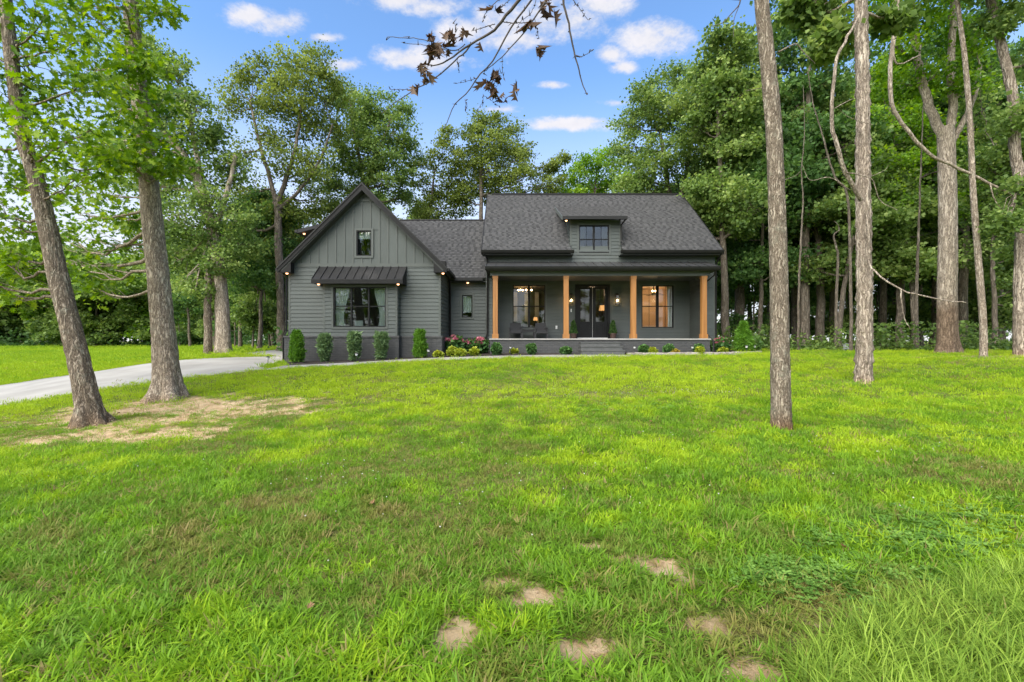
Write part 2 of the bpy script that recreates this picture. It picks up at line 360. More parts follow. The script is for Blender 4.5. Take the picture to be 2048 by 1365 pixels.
M['leaf_oak'] = leaf_mat('oak_leaves', (.042, .105, .014), (.16, .285, .026), (.42, .55, .065), 0.46)
M['leaf_wood'] = leaf_mat('woodland_leaves', (.050, .095, .026), (.18, .275, .068), (.41, .50, .155), 0.46)
M['leaf_olive'] = leaf_mat('olive_oak_leaves', (.055, .085, .022), (.185, .245, .052), (.38, .44, .115), 0.46)
M['leaf_bright'] = leaf_mat('bright_maple_leaves', (.060, .135, .018), (.20, .37, .036), (.43, .58, .080), 0.5)
M['leaf_dark'] = leaf_mat('dark_and_shaded_leaves', (.038, .092, .028), (.105, .20, .055), (.23, .36, .09), 0.44)  # shade of the woods darkened into the leaf colour; also serves dark shrubs
M['leaf_arb'] = leaf_mat('arborvitae_leaves', (.040, .11, .012), (.085, .20, .020), (.15, .30, .03), 0.25)
M['leaf_yew'] = leaf_mat('feathery_shrub_leaves', (.06, .11, .05), (.12, .20, .08), (.22, .31, .13), 0.3)
M['leaf_box'] = leaf_mat('round_shrub_leaves', (.030, .075, .022), (.06, .14, .04), (.12, .23, .06), 0.25)
M['leaf_yellow'] = leaf_mat('golden_shrub_leaves', (.10, .17, .02), (.24, .31, .03), (.42, .44, .05), 0.3)
M['leaf_orange'] = leaf_mat('golden_orange_shrub_leaves', (.24, .17, .03), (.38, .28, .04), (.48, .40, .06), 0.3)
M['petal'] = leaf_mat('pink_petals', (.40, .10, .15), (.55, .18, .24), (.70, .34, .36), 0.3)
M['leaf_dead'] = leaf_mat('dead_brown_leaves', (.030, .016, .009), (.085, .048, .026), (.18, .12, .075), 0.25)
M['bark_oak'] = bark_mat('furrowed_oak_bark', (.030, .021, .014), (0.224, 0.176, 0.128), (0.557, 0.472, 0.363), lichen=(.40, .43, .33), lich=.4, foot=(1.0, .84, .68))
M['bark_grey'] = bark_mat('grey_bark', (.050, .034, .023), (0.365, 0.294, 0.222), (0.744, 0.629, 0.493), lichen=(.42, .44, .36), lich=.35, foot=(1.0, .84, .68))
M['bark_shag'] = bark_mat('shaggy_bark', (.050, .035, .025), (0.334, 0.269, 0.207), (0.655, 0.557, 0.439), lich=.12, vs=17, zs=.09, foot=(1.05, .85, .68))
M['bark_lawn'] = bark_mat('lichened_bark', (.045, .030, .020), (0.259, 0.209, 0.154), (0.550, 0.468, 0.358), lichen=(.38, .41, .31), lich=.4, vs=30, foot=(1.02, .66, .40))
M['bark_far'] = bark_mat('woodland_bark', (.045, .036, .028), (.17, .138, .105), (.34, .285, .225), lich=.2, vs=14)
M['bark_pale'] = bark_mat('pale_bark', (.075, .056, .041), (0.433, 0.353, 0.271), (0.732, 0.616, 0.492), lich=.1, vs=16, foot=(.50, .43, .38))
M['twig'] = noisy('dark_twig', (.045, .035, .030), (.11, .088, .075), 20, 0.85)
M['twig_grey'] = noisy('grey_vine_bark', (.19, .145, .11), (.34, .27, .21), 14, 0.85, 0.4, 40)
# ------------------------------------------------------------------ ground
def XR(u, Y): return (u - CU) * Y / F
def ZR(v, Y): return EYE + (CV - v) * Y / F
def axis(parts):
    out = [parts[0][0]]
    for a, b, st in parts:
        n = max(1, int(round((b - a) / st))); out += list(np.linspace(a, b, n + 1)[1:])
    return np.array(out)
gx = axis([(-600, -100, 50), (-100, -40, 6), (-40, -20, 1.2), (-20, -9, .3), (-9, -3, .09), (-3, 3.6, .05), (3.6, 9, .09), (9, 20, .3), (20, 40, 1.2), (40, 100, 6), (100, 600, 50)])
gy = axis([(-300, -60, 40), (-60, -10, 5), (-10, 1, .6), (1, 3.6, .045), (3.6, 9, .08), (9, 22, .16), (22, 40, .8), (40, 100, 5), (100, 1000, 60)])
# bare soil and dry turf, as surveyed spots: (u, v, radius across, radius along, strength)
def spot_list(rows):
    uv = unproj([(r[0], r[1]) for r in rows]); return [(p[0], p[1], r[2], r[3], r[4]) for p, r in zip(uv, rows)]
BARE = spot_list([(915, 1290, 0.141, 0.163, 1.00), (1095, 1195, 0.217, 0.119, 1.00), (1310, 1142, 0.184, 0.130, 1.00), (1200, 1108, 0.174, 0.054, 1.00), (1180, 1345, 0.184, 0.108, 1.00), (1490, 1350, 0.152, 0.097, 1.00),
                  (985, 1172, 0.130, 0.065, 1.00), (805, 1252, 0.097, 0.076, 1.00), (1240, 1125, 0.152, 0.054, 0.92), (1420, 1275, 0.130, 0.086, 0.69), (1030, 1240, 0.130, 0.065, 0.46), (720, 1240, 0.108, 0.130, 0.40),
                  (1350, 1230, 0.108, 0.054, 0.57), (640, 1135, 0.108, 0.054, 0.52), (1060, 1330, 0.163, 0.086, 0.52), (1640, 1275, 0.108, 0.076, 0.57),
                  (330, 815, 2.6, .9, 1), (430, 832, 2.2, .7, .95), (240, 850, 2.3, .75, 1), (300, 872, 2.0, .50, 1), (470, 812, 1.8, .5, .7), (160, 880, 1.6, .4, .7), (120, 840, 1.2, .6, .75), (200, 815, 1.0, .6, .7), (400, 795, 1.0, .5, .6), (250, 893, .8, .2, .8),
                  (60, 880, 1.0, .4, .45), (1565, 858, .22, .17, .6), (1728, 766, .42, .25, .6), (1895, 712, 1.7, .8, .65), (1780, 710, 1.6, .35, .5), (2010, 715, 1.6, .8, .6), (430, 712, 2.2, 1.0, .7), (520, 706, 1.6, 1.2, .6)])
DRY = spot_list([(520, 1010, .8, .8, .8), (640, 960, 1.1, .8, .95), (760, 930, 1.2, .9, .85), (900, 900, 1.5, 1.0, .7), (1000, 960, .8, .5, .6), (420, 1090, .5, .4, .6), (700, 1040, .7, .5, .75), (600, 1140, .6, .4, .7),
                 (300, 1180, .4, .3, .6), (850, 1020, .7, .5, .7), (1150, 800, 2.4, 1.2, .55), (1000, 770, 2.0, .8, .4), (1350, 790, 2.0, .8, .35), (900, 1160, .5, .3, .6), (800, 1100, .6, .35, .6), (330, 850, 4.2, 2.0, 1.2), (60, 850, 2.0, 1.2, .8),
                 (1050, 840, 1.8, .6, .5), (1050, 1180, .5, .25, .4), (1200, 1330, .5, .2, .4), (750, 1260, .4, .2, .5), (1650, 1280, .5, .25, .35), (100, 1230, .4, .25, .5), (1850, 880, 1.6, .6, .3), (380, 1150, .5, .3, .5)])
def blobs(x, y, lst, seed, fr):
    w = 0.9 * (fbm(x * fr, y * fr, seed=seed, oct=4) - 0.5); out = np.zeros_like(x)
    wx, wy = fbm(x * fr * 1.6 + 9, y * fr * 1.6, seed=seed + 50, oct=3) - .5, fbm(x * fr * 1.6, y * fr * 1.6 + 9, seed=seed + 60, oct=3) - .5
    for cx, cy, rx, ry, s in lst:
        d = np.sqrt(((x - cx) / rx + 1.6 * wx) ** 2 + ((y - cy) / ry + 1.6 * wy) ** 2)
        out = np.maximum(out, s * (1 - sstep(0.55, 1.25, d + w * 2.3)))
    return out
def bare_at(x, y):
    return np.clip(blobs(x, y, BARE, 21, 3.6) * (0.75 + 0.6 * (fbm(x * 5, y * 5, seed=31, oct=3) - .3)), 0, 1)
def dry_at(x, y):
    b = fbm(x * .55, y * .8, seed=41, oct=4)
    return np.clip(0.62 * blobs(x, y, DRY, 25, 1.1) + 0.28 * sstep(.54, .72, b) + 0.25 * sstep(.55, .7, fbm(x * 2.3, y * 2.3, seed=47, oct=3)), 0, 1)
GX, GY = np.meshgrid(gx, gy)
_x, _y = GX.ravel(), GY.ravel()
_z = ground(_x, _y)
near = (np.abs(_x) < 12) & (_y > 0.5) & (_y < 24)
_z = _z + np.where(near, 0.018 * (fbm(_x * 4, _y * 4, seed=5, oct=3) - .5), 0)
_bare, _dry = bare_at(_x, _y), dry_at(_x, _y)
nx, ny = len(gx), len(gy)
idx = np.arange(nx * ny).reshape(ny, nx)
gf = np.stack([idx[:-1, :-1].ravel(), idx[:-1, 1:].ravel(), idx[1:, 1:].ravel(), idx[1:, :-1].ravel()], 1)
gme = np_mesh('lawn_ground', np.stack([_x, _y, _z - 0.02 * _bare], 1), gf)
fattr(gme, 'bare', _bare); fattr(gme, 'dry', _dry)
def ground_mat():
    m, nt, N, L = new_mat('shadowed_turf_and_soil'); out = N('ShaderNodeOutputMaterial'); b = N('ShaderNodeBsdfPrincipled'); b.inputs['Roughness'].default_value = .95; b.inputs['Specular IOR Level'].default_value = .1
    tc = N('ShaderNodeNewGeometry')
    def nz(s, d=6, r=.6):
        n = N('ShaderNodeTexNoise'); n.inputs['Scale'].default_value = s; n.inputs['Detail'].default_value = d; n.inputs['Roughness'].default_value = r; L(tc.outputs['Position'], n.inputs['Vector']); return n.outputs['Fac']
    turf = ramp(N, [(.30, (.030, .042, .010)), (.5, (.085, .125, .016)), (.68, (.17, .24, .022))]); L(nz(7, 9, .75), turf.inputs[0])  # turf darkened to hold the shadow between grass blades in its colour
    dryc = ramp(N, [(.32, (.085, .075, .028)), (.5, (.20, .17, .068)), (.7, (.34, .285, .12))]); L(nz(9, 9, .75), dryc.inputs[0])
    soil = ramp(N, [(.26, (.22, .135, .072)), (.44, (.50, .34, .18)), (.66, (.70, .53, .33))]); L(nz(5, 10, .7), soil.inputs[0])
    ad = N('ShaderNodeAttribute'); ad.attribute_name = 'dry'; ab = N('ShaderNodeAttribute'); ab.attribute_name = 'bare'
    m1 = N('ShaderNodeMix'); m1.data_type = 'RGBA'; L(ad.outputs['Fac'], m1.inputs[0]); L(turf.outputs[0], m1.inputs[6]); L(dryc.outputs[0], m1.inputs[7])
    jit = N('ShaderNodeMath'); jit.operation = 'MULTIPLY_ADD'; L(nz(14, 6, .7), jit.inputs[0]); jit.inputs[1].default_value = 1.5; jit.inputs[2].default_value = -.75
    sm = N('ShaderNodeMath'); sm.operation = 'ADD'; L(ab.outputs['Fac'], sm.inputs[0]); L(jit.outputs[0], sm.inputs[1])
    mr = N('ShaderNodeMapRange'); L(sm.outputs[0], mr.inputs[0]); mr.inputs[1].default_value = .08; mr.inputs[2].default_value = .66
    m2 = N('ShaderNodeMix'); m2.data_type = 'RGBA'; L(mr.outputs[0], m2.inputs[0]); L(m1.outputs[2], m2.inputs[6]); L(soil.outputs[0], m2.inputs[7])
    L(m2.outputs[2], b.inputs['Base Color'])
    bp = N('ShaderNodeBump'); bp.inputs['Strength'].default_value = 1.0; bp.inputs['Distance'].default_value = .05; L(nz(26, 9, .8), bp.inputs['Height']); L(bp.outputs[0], b.inputs['Normal'])
    L(b.outputs[0], out.inputs[0]); return m
tag(link_mesh('ground', gme, ground_mat(), smooth=True), 'grassy lawn rising gently to the dark house', kind='structure')

def resample(pl, n):
    pl = np.asarray(pl, float); d = np.r_[0, np.cumsum(np.hypot(*np.diff(pl, axis=0).T))]; t = np.linspace(0, d[-1], n)
    return np.stack([np.interp(t, d, pl[:, k]) for k in range(pl.shape[1])], 1)
def strip(name, A, B, n, k, lift, mat, kind='structure', rough=0.0, skirt=.12):
    A, B = resample(A, n), resample(B, n); t = np.linspace(0, 1, k)[None, :, None]
    G = A[:, None] * (1 - t) + B[:, None] * t
    z = ground(G[..., 0], G[..., 1]) + lift + (rough * (fbm(G[..., 0] * 6, G[..., 1] * 6, seed=8, oct=3) - .5) if rough else 0)
    V = np.concatenate([G, z[..., None]], 2).reshape(-1, 3); id_ = np.arange(n * k).reshape(n, k)
    f = np.stack([id_[:-1, :-1].ravel(), id_[:-1, 1:].ravel(), id_[1:, 1:].ravel(), id_[1:, :-1].ravel()], 1)
    edge = np.concatenate([id_[:, 0], id_[-1, 1:], id_[::-1, -1][1:], id_[0, ::-1][1:]])
    low = V[edge].copy(); low[:, 2] -= skirt; m = len(V); e2 = m + np.arange(len(edge))
    f2 = np.stack([edge[:-1], edge[1:], e2[1:], e2[:-1]], 1)
    o = link_mesh(name, np_mesh(name, np.concatenate([V, low]), np.concatenate([f, f2])), mat, kind=kind, smooth=False)
    return o, np.concatenate([A, B[::-1]])
dn = unproj([(-260, 862), (-120, 834), (0, 812), (150, 788), (290, 768), (400, 755), (535, 740)]); df = unproj([(-260, 800), (-120, 786), (0, 772), (100, 757), (200, 743), (300, 728), (400, 719), (480, 716), (560, 714)])
dn = np.concatenate([dn, [(-9.0, 16.6), (-9.75, 19.2), (-9.75, 30)]]); df = np.concatenate([df, [(-13.6, 23), (-15.5, 30)]])
drive, DRIVE = strip('driveway', dn, df, 90, 14, .03, M['concrete']); tag(drive, 'pale concrete driveway curving up to the left side of the house')
wn = np.array([(-8.5, 15.55), (-7.85, 15.85), (-6.0, 16.3), (-4.0, 17.0), (-2.0, 17.6), (0, 18.0), (1.6, 18.3), (3.4, 18.45), (4.95, 18.5)])
wf = np.array([(-8.35, 16.75), (-7.5, 16.9), (-5.9, 17.3), (-3.9, 18.0), (-2.0, 18.6), (0, 19.0), (1.6, 19.25), (3.0, 19.36), (4.9, 19.37)])
walk, WALK = strip('front_walk', wn, wf, 60, 6, .035, M['concrete']); tag(walk, 'narrow concrete walk along the planting bed to the steps')
bed, BED = strip('mulch_bed', wf[:-1], np.array([(-9.5, 19.3), (-8, 19.3), (-4.9, 19.4), (-3.2, 21.7), (-1.2, 21.7), (-.9, 20.4), (1.5, 20.4), (2.98, 20.4)]), 120, 22, .03, M['mulch'], rough=.07)
tag(bed, 'dark mulch bed along the left half of the house')
bed2, BED2 = strip('mulch_bed', np.array([(4.95, 19.40), (6.5, 19.62), (9, 19.68), (10.4, 19.8), (11.0, 20.3)]), np.array([(4.75, 20.4), (6.5, 20.4), (8.8, 20.4), (9.4, 21.3), (10.2, 22.2)]), 80, 14, .09, M['mulch'], rough=.06)
tag(bed2, 'dark mulch bed behind the stone edging right of the steps')

# ------------------------------------------------------------------ house
HOUSE = thing('house', 'dark grey green modern farmhouse with cedar porch posts and shingle roof', 'house', (0, 20.3, .9))
X1, Y1 = (1, 0, 0), (0, 1, 0)
def span_cut(a0, a1, cuts):
    segs = [(a0, a1)]
    for c0, c1 in cuts:
        segs = [s for p in segs for s in ((p[0], min(p[1], c0)), (max(p[0], c1), p[1])) if s[1] - s[0] > .02]
    return segs
BOARD = {}
def siding(wall, o, d, n, a0, a1, z0, z1, openings=(), exposure=.162, left_clip=None):
    """lap boards as single parts on a wall; o origin, d along, n outward; a = distance along d"""
    o, d, n = Vector(o), Vector(d), Vector(n); z = z0
    while z < z1 - .03:
        h = min(exposure, z1 - z); zc = z + h / 2
        for s0, s1 in span_cut(a0, a1, [(q[0], q[1]) for q in openings if q[2] < zc < q[3]]):
            if left_clip: s0, s1 = left_clip(zc, s0, s1)
            if s1 - s0 < .03: z = z; continue
            key = (round(s1 - s0, 3), round(h, 3), d[0])
            if key not in BOARD:
                w, mb = s1 - s0, MB()
                P8 = [(0, .026, 0), (w, .026, 0), (w, -.002, 0), (0, -.002, 0), (0, .004, h - .004), (w, .004, h - .004), (w, -.002, h - .004), (0, -.002, h - .004)]
                mb.hexa([tuple(d * p[0] + n * p[1] + Vector((0, 0, p[2]))) for p in P8])
                BOARD[key] = mb.mesh('siding_board'); BOARD[key].materials.append(M['siding'])
            ob = bpy.data.objects.new('siding_board', BOARD[key]); C.objects.link(ob); ob.parent = wall
            ob.location = o + d * s0 + Vector((0, 0, z)) - wloc(wall) + n * random.uniform(0, .002)
        z += exposure
def wall_core(name, o, d, n, a0, a1, z0, z1, openings=(), th=.15, mat='siding', parent=None):
    o, d, n = Vector(o), Vector(d), Vector(n); mb = MB()
    xs = sorted({a0, a1, *[min(max(q[i], a0), a1) for q in openings for i in (0, 1)]}); zs = sorted({z0, z1, *[min(max(q[i], z0), z1) for q in openings for i in (2, 3)]})
    for i in range(len(xs) - 1):
        for j in range(len(zs) - 1):
            cx, cz = (xs[i] + xs[i+1]) / 2, (zs[j] + zs[j+1]) / 2
            if any(q[0] < cx < q[1] and q[2] < cz < q[3] for q in openings): continue
            pts = [o + d * a + n * t + Vector((0, 0, z)) for z in (zs[j], zs[j+1]) for a, t in ((xs[i], 0), (xs[i+1], 0), (xs[i+1], -th), (xs[i], -th))]
            mb.hexa([tuple(p) for p in pts])
    return mb.build(name, M[mat], parent or HOUSE)
def bricks(wall, o, d, n, a0, a1, z0, z1):
    o, d, n = Vector(o), Vector(d), Vector(n); mb = MB(); z = z0; r = 0
    while z < z1 - .02:
        a = a0 - (.107 if r % 2 else 0); h = min(.066, z1 - z)
        while a < a1 - .01:
            s0, s1 = max(a, a0), min(a + .203, a1); p = .006 + random.uniform(0, .005)
            if s1 - s0 > .02:
                mb.hexa([tuple(o + d * x + n * t + Vector((0, 0, zz))) for zz in (z, z + h) for x, t in ((s0, p), (s1, p), (s1, -.005), (s0, -.005))])
            a += .214
        z += .076; r += 1
    return mb.build('brick', M['brick'], wall, kind='stuff')
def corner_board(wall, x, y, z0, z1, w=.10, th=.024, nm='corner_board'):
    return MB().box(x - w/2, x + w/2, y - th, y + .02, z0, z1).build(nm, M['trim'], wall)
E = EYE
# openings (x0, x1, z0, z1)
YW, YB, YP, YM, YF = 19.5, 19.05, 22.9, 21.8, 21.5
o_bay = (XR(667, YB), XR(772, YB), ZR(654, YB), ZR(574, YB))
o_gab = (XR(713, YW), XR(743, YW), ZR(512, YW), ZR(461, YW))
o_mid = (XR(924, YM), XR(945, YM), ZR(635, YM), ZR(590, YM))
o_pl = (XR(1025.5, YP), XR(1090.5, YP), ZR(655, YP), ZR(570, YP))
o_door = (XR(1150, YP), XR(1220, YP), ZR(677, YP) , ZR(569, YP))
o_pr = (XR(1283, YP), XR(1347, YP), ZR(655.5, YP), ZR(571, YP))
o_dor = (XR(1158, YF), XR(1218, YF), ZR(506, YF), ZR(450.5, YF))
WX0, WX1 = -9.58, -3.05; WCX = -6.31; APEX = E + 6.62
zb = ZR(672, YW)                      # top of brick base
zband = ZR(531, YW)
# --- gable wing
wing = wall_core('gable_wing_wall', (0, YW, 0), X1, (0, -1, 0), WX0, WX1, 0.2, zband, [(-7.86, -4.80, .2, 4.2)])
siding(wing, (0, YW, 0), X1, (0, -1, 0), WX0 + .1, WX1 - .1, zb, zband - .06, [(-7.9, -4.78, 0, 4.0)])
for x in (WX0 + .05, WX1 - .05): corner_board(wing, x, YW, zb, zband)
MB().box(WX0, WX1, YW - .03, YW + .01, zband - .06, zband + .09).build('frieze_board', M['trim'], wing)
g_core = MB()
def rake_z(x): return APEX - .22 - abs(x - WCX) * 1.0
# board and batten gable: one panel and one batten at a time
gable = MB().extr([(WX0, YW + .02, zband), (WX1, YW + .02, zband), (WX1, YW + .02, rake_z(WX1)), (o_gab[1], YW + .02, rake_z(o_gab[1])), (o_gab[1], YW+.02, o_gab[2]), (o_gab[0], YW+.02, o_gab[2]), (o_gab[0], YW + .02, rake_z(o_gab[0])), (WX0, YW + .02, rake_z(WX0))], (0, .13, 0))
gable.extr([(o_gab[0], YW + .021, o_gab[3]), (o_gab[1], YW + .021, o_gab[3]), (o_gab[1], YW + .021, rake_z(o_gab[1])), (WCX, YW + .021, rake_z(WCX)), (o_gab[0], YW + .021, rake_z(o_gab[0]))], (0, .128, 0))
gable = gable.build('gable_wall', M['siding'], HOUSE)
zt = ZR(401, YW)
MB().box(WCX - (APEX-.22-zt) , WCX + (APEX-.22-zt), YW - .03, YW + .01, zt - .05, zt + .05).build('frieze_board', M['trim'], gable)
bx = [XR(724, YW) + k * .373 for k in range(-9, 10)]
for k, x in enumerate(bx):
    top = rake_z(x)
    if top < zband + .12 or x < WX0 or x > WX1: continue
    segs = [(zband + .09, min(top, zt - .05))]
    if top > zt + .05: segs.append((zt + .05, top))
    for (a, b) in segs:
        for s0, s1 in span_cut(a, b, [(o_gab[2] - .1, o_gab[3] + .1)] if o_gab[0] - .1 < x < o_gab[1] + .1 else []):
            MB().box(x - .028, x + .028, YW - .022, YW + .015, s0, s1).build('batten', M['trim'], gable)
for k in range(len(bx) - 1):
    a, b = bx[k] + .028, bx[k+1] - .028
    for lo, hi in ((zband + .09, zt - .05), (zt + .05, 99)):
        ta, tb = min(rake_z(a), hi), min(rake_z(b), hi)
        if max(ta, tb) < lo + .05 or a < WX0 - .3 or b > WX1 + .3: continue
        ta, tb = max(ta, lo), max(tb, lo)
        for s0, s1 in span_cut(lo, max(ta, tb), [(o_gab[2] - .03, o_gab[3] + .03)] if (b > o_gab[0] and a < o_gab[1]) else []):
            pts = [(a, YW, s0), (b, YW, s0), (b, YW, min(s1, max(tb, s0))), (a, YW, min(s1, max(ta, s0)))]
            if hi > 50 and a < WCX < b: pts.insert(3, (WCX, YW, rake_z(WCX)))
            MB().extr(pts, (0, .03, 0)).build('siding_panel', M['siding'], gable)
# wing right return (visible) and left side
wr = wall_core('wing_side_wall', (WX1, 0, 0), Y1, (1, 0, 0), YW + .16, YM + .2, .2, E + 3.0)
siding(wr, (WX1, 0, 0), Y1, (1, 0, 0), YW + .1, YM, zb, E + 3.0)
wl = wall_core('wing_side_wall', (WX0, 0, 0), Y1, (-1, 0, 0), YW + .16, 31, .2, E + 3.0)
siding(wl, (WX0, 0, 0), Y1, (-1, 0, 0), YW + .1, 31, zb, E + 3.0)
MB().box(WX0 + .2, 9.4, 31, 31.15, .4, E + 4.0).build('rear_wall', M['siding'], HOUSE)
# brick base of the wing: front right part, left part, bay, return
wbase = wall_core('brick_base', (0, YW - .06, 0), X1, (0, -1, 0), WX0 - .06, WX1 + .06, .2, zb - .07, th=.2, mat='mortar')
bricks(wbase, (0, YW - .06, 0), X1, (0, -1, 0), WX0 - .06, WX1 + .06, .45, zb - .075)
MB().box(WX0 - .09, WX1 + .09, YW - .10, YW + .02, zb - .07, zb).build('brick_cap', M['brick'], wbase)
rbase = wall_core('brick_base', (WX1 + .06, 0, 0), Y1, (1, 0, 0), YW - .05, YM - .05, .2, zb - .07, th=.2, mat='mortar')
bricks(rbase, (WX1 + .06, 0, 0), Y1, (1, 0, 0), YW - .06, YM - .05, .6, zb - .075)
MB().box(WX1 - .02, WX1 + .09, YW + .02, YM - .04, zb - .07, zb - .001).build('brick_cap', M['brick'], rbase)
# box bay
BX0, BX1 = XR(646, YB), XR(795, YB); btop = ZR(560, YB) + .05
bay = wall_core('bay_wall', (0, YB, 0), X1, (0, -1, 0), BX0, BX1, .2, btop, [o_bay])
siding(bay, (0, YB, 0), X1, (0, -1, 0), BX0 + .09, BX1 - .09, zb, btop, [(o_bay[0] - .08, o_bay[1] + .08, o_bay[2] - .08, o_bay[3] + .08)])
for x in (BX0 + .045, BX1 - .045): corner_board(bay, x, YB, zb, btop, .09)
bs = MB().box(BX1 - .1, BX1 - .003, YB + .15, YW + .1, .2, btop).build('bay_side_wall', M['siding'], HOUSE)
siding(bs, (BX1 - .003, 0, 0), Y1, (1, 0, 0), YB + .02, YW, zb, btop)
MB().box(BX0 + .003, BX0 + .1, YB + .15, YW + .1, .2, btop).build('bay_side_wall', M['siding'], HOUSE)
bbase = wall_core('brick_base', (0, YB - .06, 0), X1, (0, -1, 0), XR(570, YB) , BX1 + .06, .2, zb - .07, th=.4, mat='mortar')
bricks(bbase, (0, YB - .06, 0), X1, (0, -1, 0), XR(570, YB), BX1 + .06, .40, zb - .075)
bricks(bbase, (BX1 + .06, 0, 0), Y1, (1, 0, 0), YB - .06, YW - .06, .5, zb - .075)
MB().box(XR(570, YB) - .02, BX1 + .09, YB - .10, YW - .101, zb - .07, zb + .001).build('brick_cap', M['brick'], bbase)
# metal awning over the bay
aw = MB()
ax0, ax1 = -8.23, -4.51; ay0, az0, ay1, az1 = YW, ZR(533, YW), 18.72, ZR(560, 18.72)
aw.extr([(ax0, ay0, az0 - .05), (ax0, ay1, az1 - .02), (ax0, ay1, az1 - .14), (ax0, ay0, az1 - .14)], (ax1 - ax0, 0, 0))
awn = aw.build('awning', M['black'], HOUSE)
npan = 11
for k in range(npan):
    a = ax0 + (ax1 - ax0) * k / npan; b = ax0 + (ax1 - ax0) * (k + 1) / npan
    MB().hexa([(a, ay0, az0 - .04), (b - .004, ay0, az0 - .04), (b - .004, ay1 - .03, az1 - .01), (a, ay1 - .03, az1 - .01), (a, ay0, az0), (b - .004, ay0, az0), (b - .004, ay1 - .03, az1 + .03), (a, ay1 - .03, az1 + .03)][:4] + [(a, ay0, az0), (b - .004, ay0, az0), (b - .004, ay1 - .03, az1 + .03), (a, ay1 - .03, az1 + .03)]).build('metal_panel', M['awning_metal'], awn)
for k in range(npan + 1):
    a = ax0 + (ax1 - ax0) * k / npan
    MB().hexa([(a - .012, ay0, az0), (a + .012, ay0, az0), (a + .012, ay1 - .03, az1 + .03), (a - .012, ay1 - .03, az1 + .03), (a - .012, ay0, az0 + .045), (a + .012, ay0, az0 + .045), (a + .012, ay1 - .03, az1 + .075), (a - .012, ay1 - .03, az1 + .075)]).build('seam', M['awning_metal'], awn)
MB().box(ax0 - .02, ax1 + .02, ay1 - .045, ay1 - .003, az1 - .15, az1 + .02).build('fascia', M['black'], awn)

def roof_slab(name, pts_top, th, mat, parent):   # thick sheet below a planar top polygon
    a, b, c = Vector(pts_top[0]), Vector(pts_top[1]), Vector(pts_top[2]); n = (b - a).cross(c - a).normalized()
    if n.z < 0: n = -n
    return MB().extr(pts_top, tuple(-n * th)).build(name, M[mat], parent)
def shingles(parent, A, U, S, n, w, s0, s1, expo=.145, cut=None):
    """A eave corner, U along the eave, S up the slope, n normal"""
    A, U, S, n = Vector(A), Vector(U).normalized(), Vector(S).normalized(), Vector(n).normalized(); V = []; Fq = []; tint = []
    s = s0; r = 0
    while s < s1:
        h = min(expo + .03, s1 - s + .01); a = -random.uniform(0, .2); dk = random.random() < .5
        while a < w:
            dk = not dk; L = random.choice((.10, .13, .16)) if dk else random.choice((.13, .17, .21)); b = min(a + L, w); q = max(a, 0); t = random.uniform(0, .5) if dk else random.uniform(.45, 1)
            if b - q > .02 and not (cut and cut(A + U * ((q + b) / 2) + S * (s + h / 2))):
                th = .010 + .014 * t; i = len(V)
                for (u_, s_, nn) in ((q + .002, s, th), (b - .002, s, th), (b - .002, s + h, .003), (q + .002, s + h, .003), (q + .002, s, 0), (b - .002, s, 0)):
                    V.append(A + U * u_ + S * s_ + n * nn); tint.append(t)
                Fq += [(i, i+1, i+2, i+3), (i, i+4, i+5, i+1)]
            a += L
        s += expo; r += 1
    me = np_mesh('shingle', np.array([tuple(v) for v in V]), np.array(Fq), parent); fattr(me, 'tint', tint)
    return link_mesh('shingle', me, M['shingle'], parent, kind='stuff')
def shingle_mat():
    m, nt, N, L = new_mat('asphalt_shingle'); out = N('ShaderNodeOutputMaterial'); b = N('ShaderNodeBsdfPrincipled'); b.inputs['Roughness'].default_value = .9; b.inputs['Specular IOR Level'].default_value = .25
    at = N('ShaderNodeAttribute'); at.attribute_name = 'tint'; r = ramp(N, [(0, (.036, .0355, .036)), (.45, (.060, .059, .059)), (1, (.088, .086, .085))]); L(at.outputs['Fac'], r.inputs[0])
    g = N('ShaderNodeNewGeometry'); n = N('ShaderNodeTexNoise'); n.inputs['Scale'].default_value = 120; L(g.outputs['Position'], n.inputs['Vector'])
    mx = N('ShaderNodeMix'); mx.data_type = 'RGBA'; mx.blend_type = 'OVERLAY'; mx.inputs[0].default_value = .5; L(r.outputs[0], mx.inputs[6]); L(n.outputs['Fac'], mx.inputs[7])
    L(mx.outputs[2], b.inputs['Base Color']); L(b.outputs[0], out.inputs[0]); return m
M['shingle'] = shingle_mat()
# wing roof
yr0, yr1 = 19.15, 31.3; hw = 3.53
for s in (-1, 1):
    ex, ez = WCX + s * hw, APEX - hw
    slab = roof_slab('wing_roof', [(WCX, yr0, APEX), (WCX, yr1, APEX), (ex, yr1, ez), (ex, yr0, ez)], .2, 'soffit', HOUSE)
    shingles(slab, (ex, yr0, ez), (0, 1, 0), (-s, 0, 1), (s, 0, 1), yr1 - yr0, 0, hw * 1.414)
    q = .035
    MB().extr([(WCX, yr0 - q, APEX + .03), (ex + s * .03, yr0 - q, ez), (ex + s * .03, yr0 - q, ez - .22), (WCX, yr0 - q, APEX - .27)], (0, q - .002, 0)).build('rake_board', M['black'], slab)
    MB().extr([(WCX, yr0 - .06, APEX + .05), (ex + s * .06, yr0 - .06, ez - .01), (ex + s * .06, yr0 - .06, ez - .09), (WCX, yr0 - .06, APEX - .04)], (0, .024, 0)).build('drip_edge', M['gutter'], slab)
    x0, x1 = sorted((ex - s * .52, ex - s * .02))
    MB().box(x0, x1, yr0 + .002, YW - .03, ez - .20, ez + .28).build('eave_return', M['black'], slab)
    if s > 0: MB().box(ex + .005, ex + .12, yr0, 21.4, ez - .14, ez - .02).build('gutter', M['gutter'], slab)
    else: MB().box(ex - .12, ex - .005, yr0, yr1, ez - .14, ez - .02).build('gutter', M['gutter'], slab)
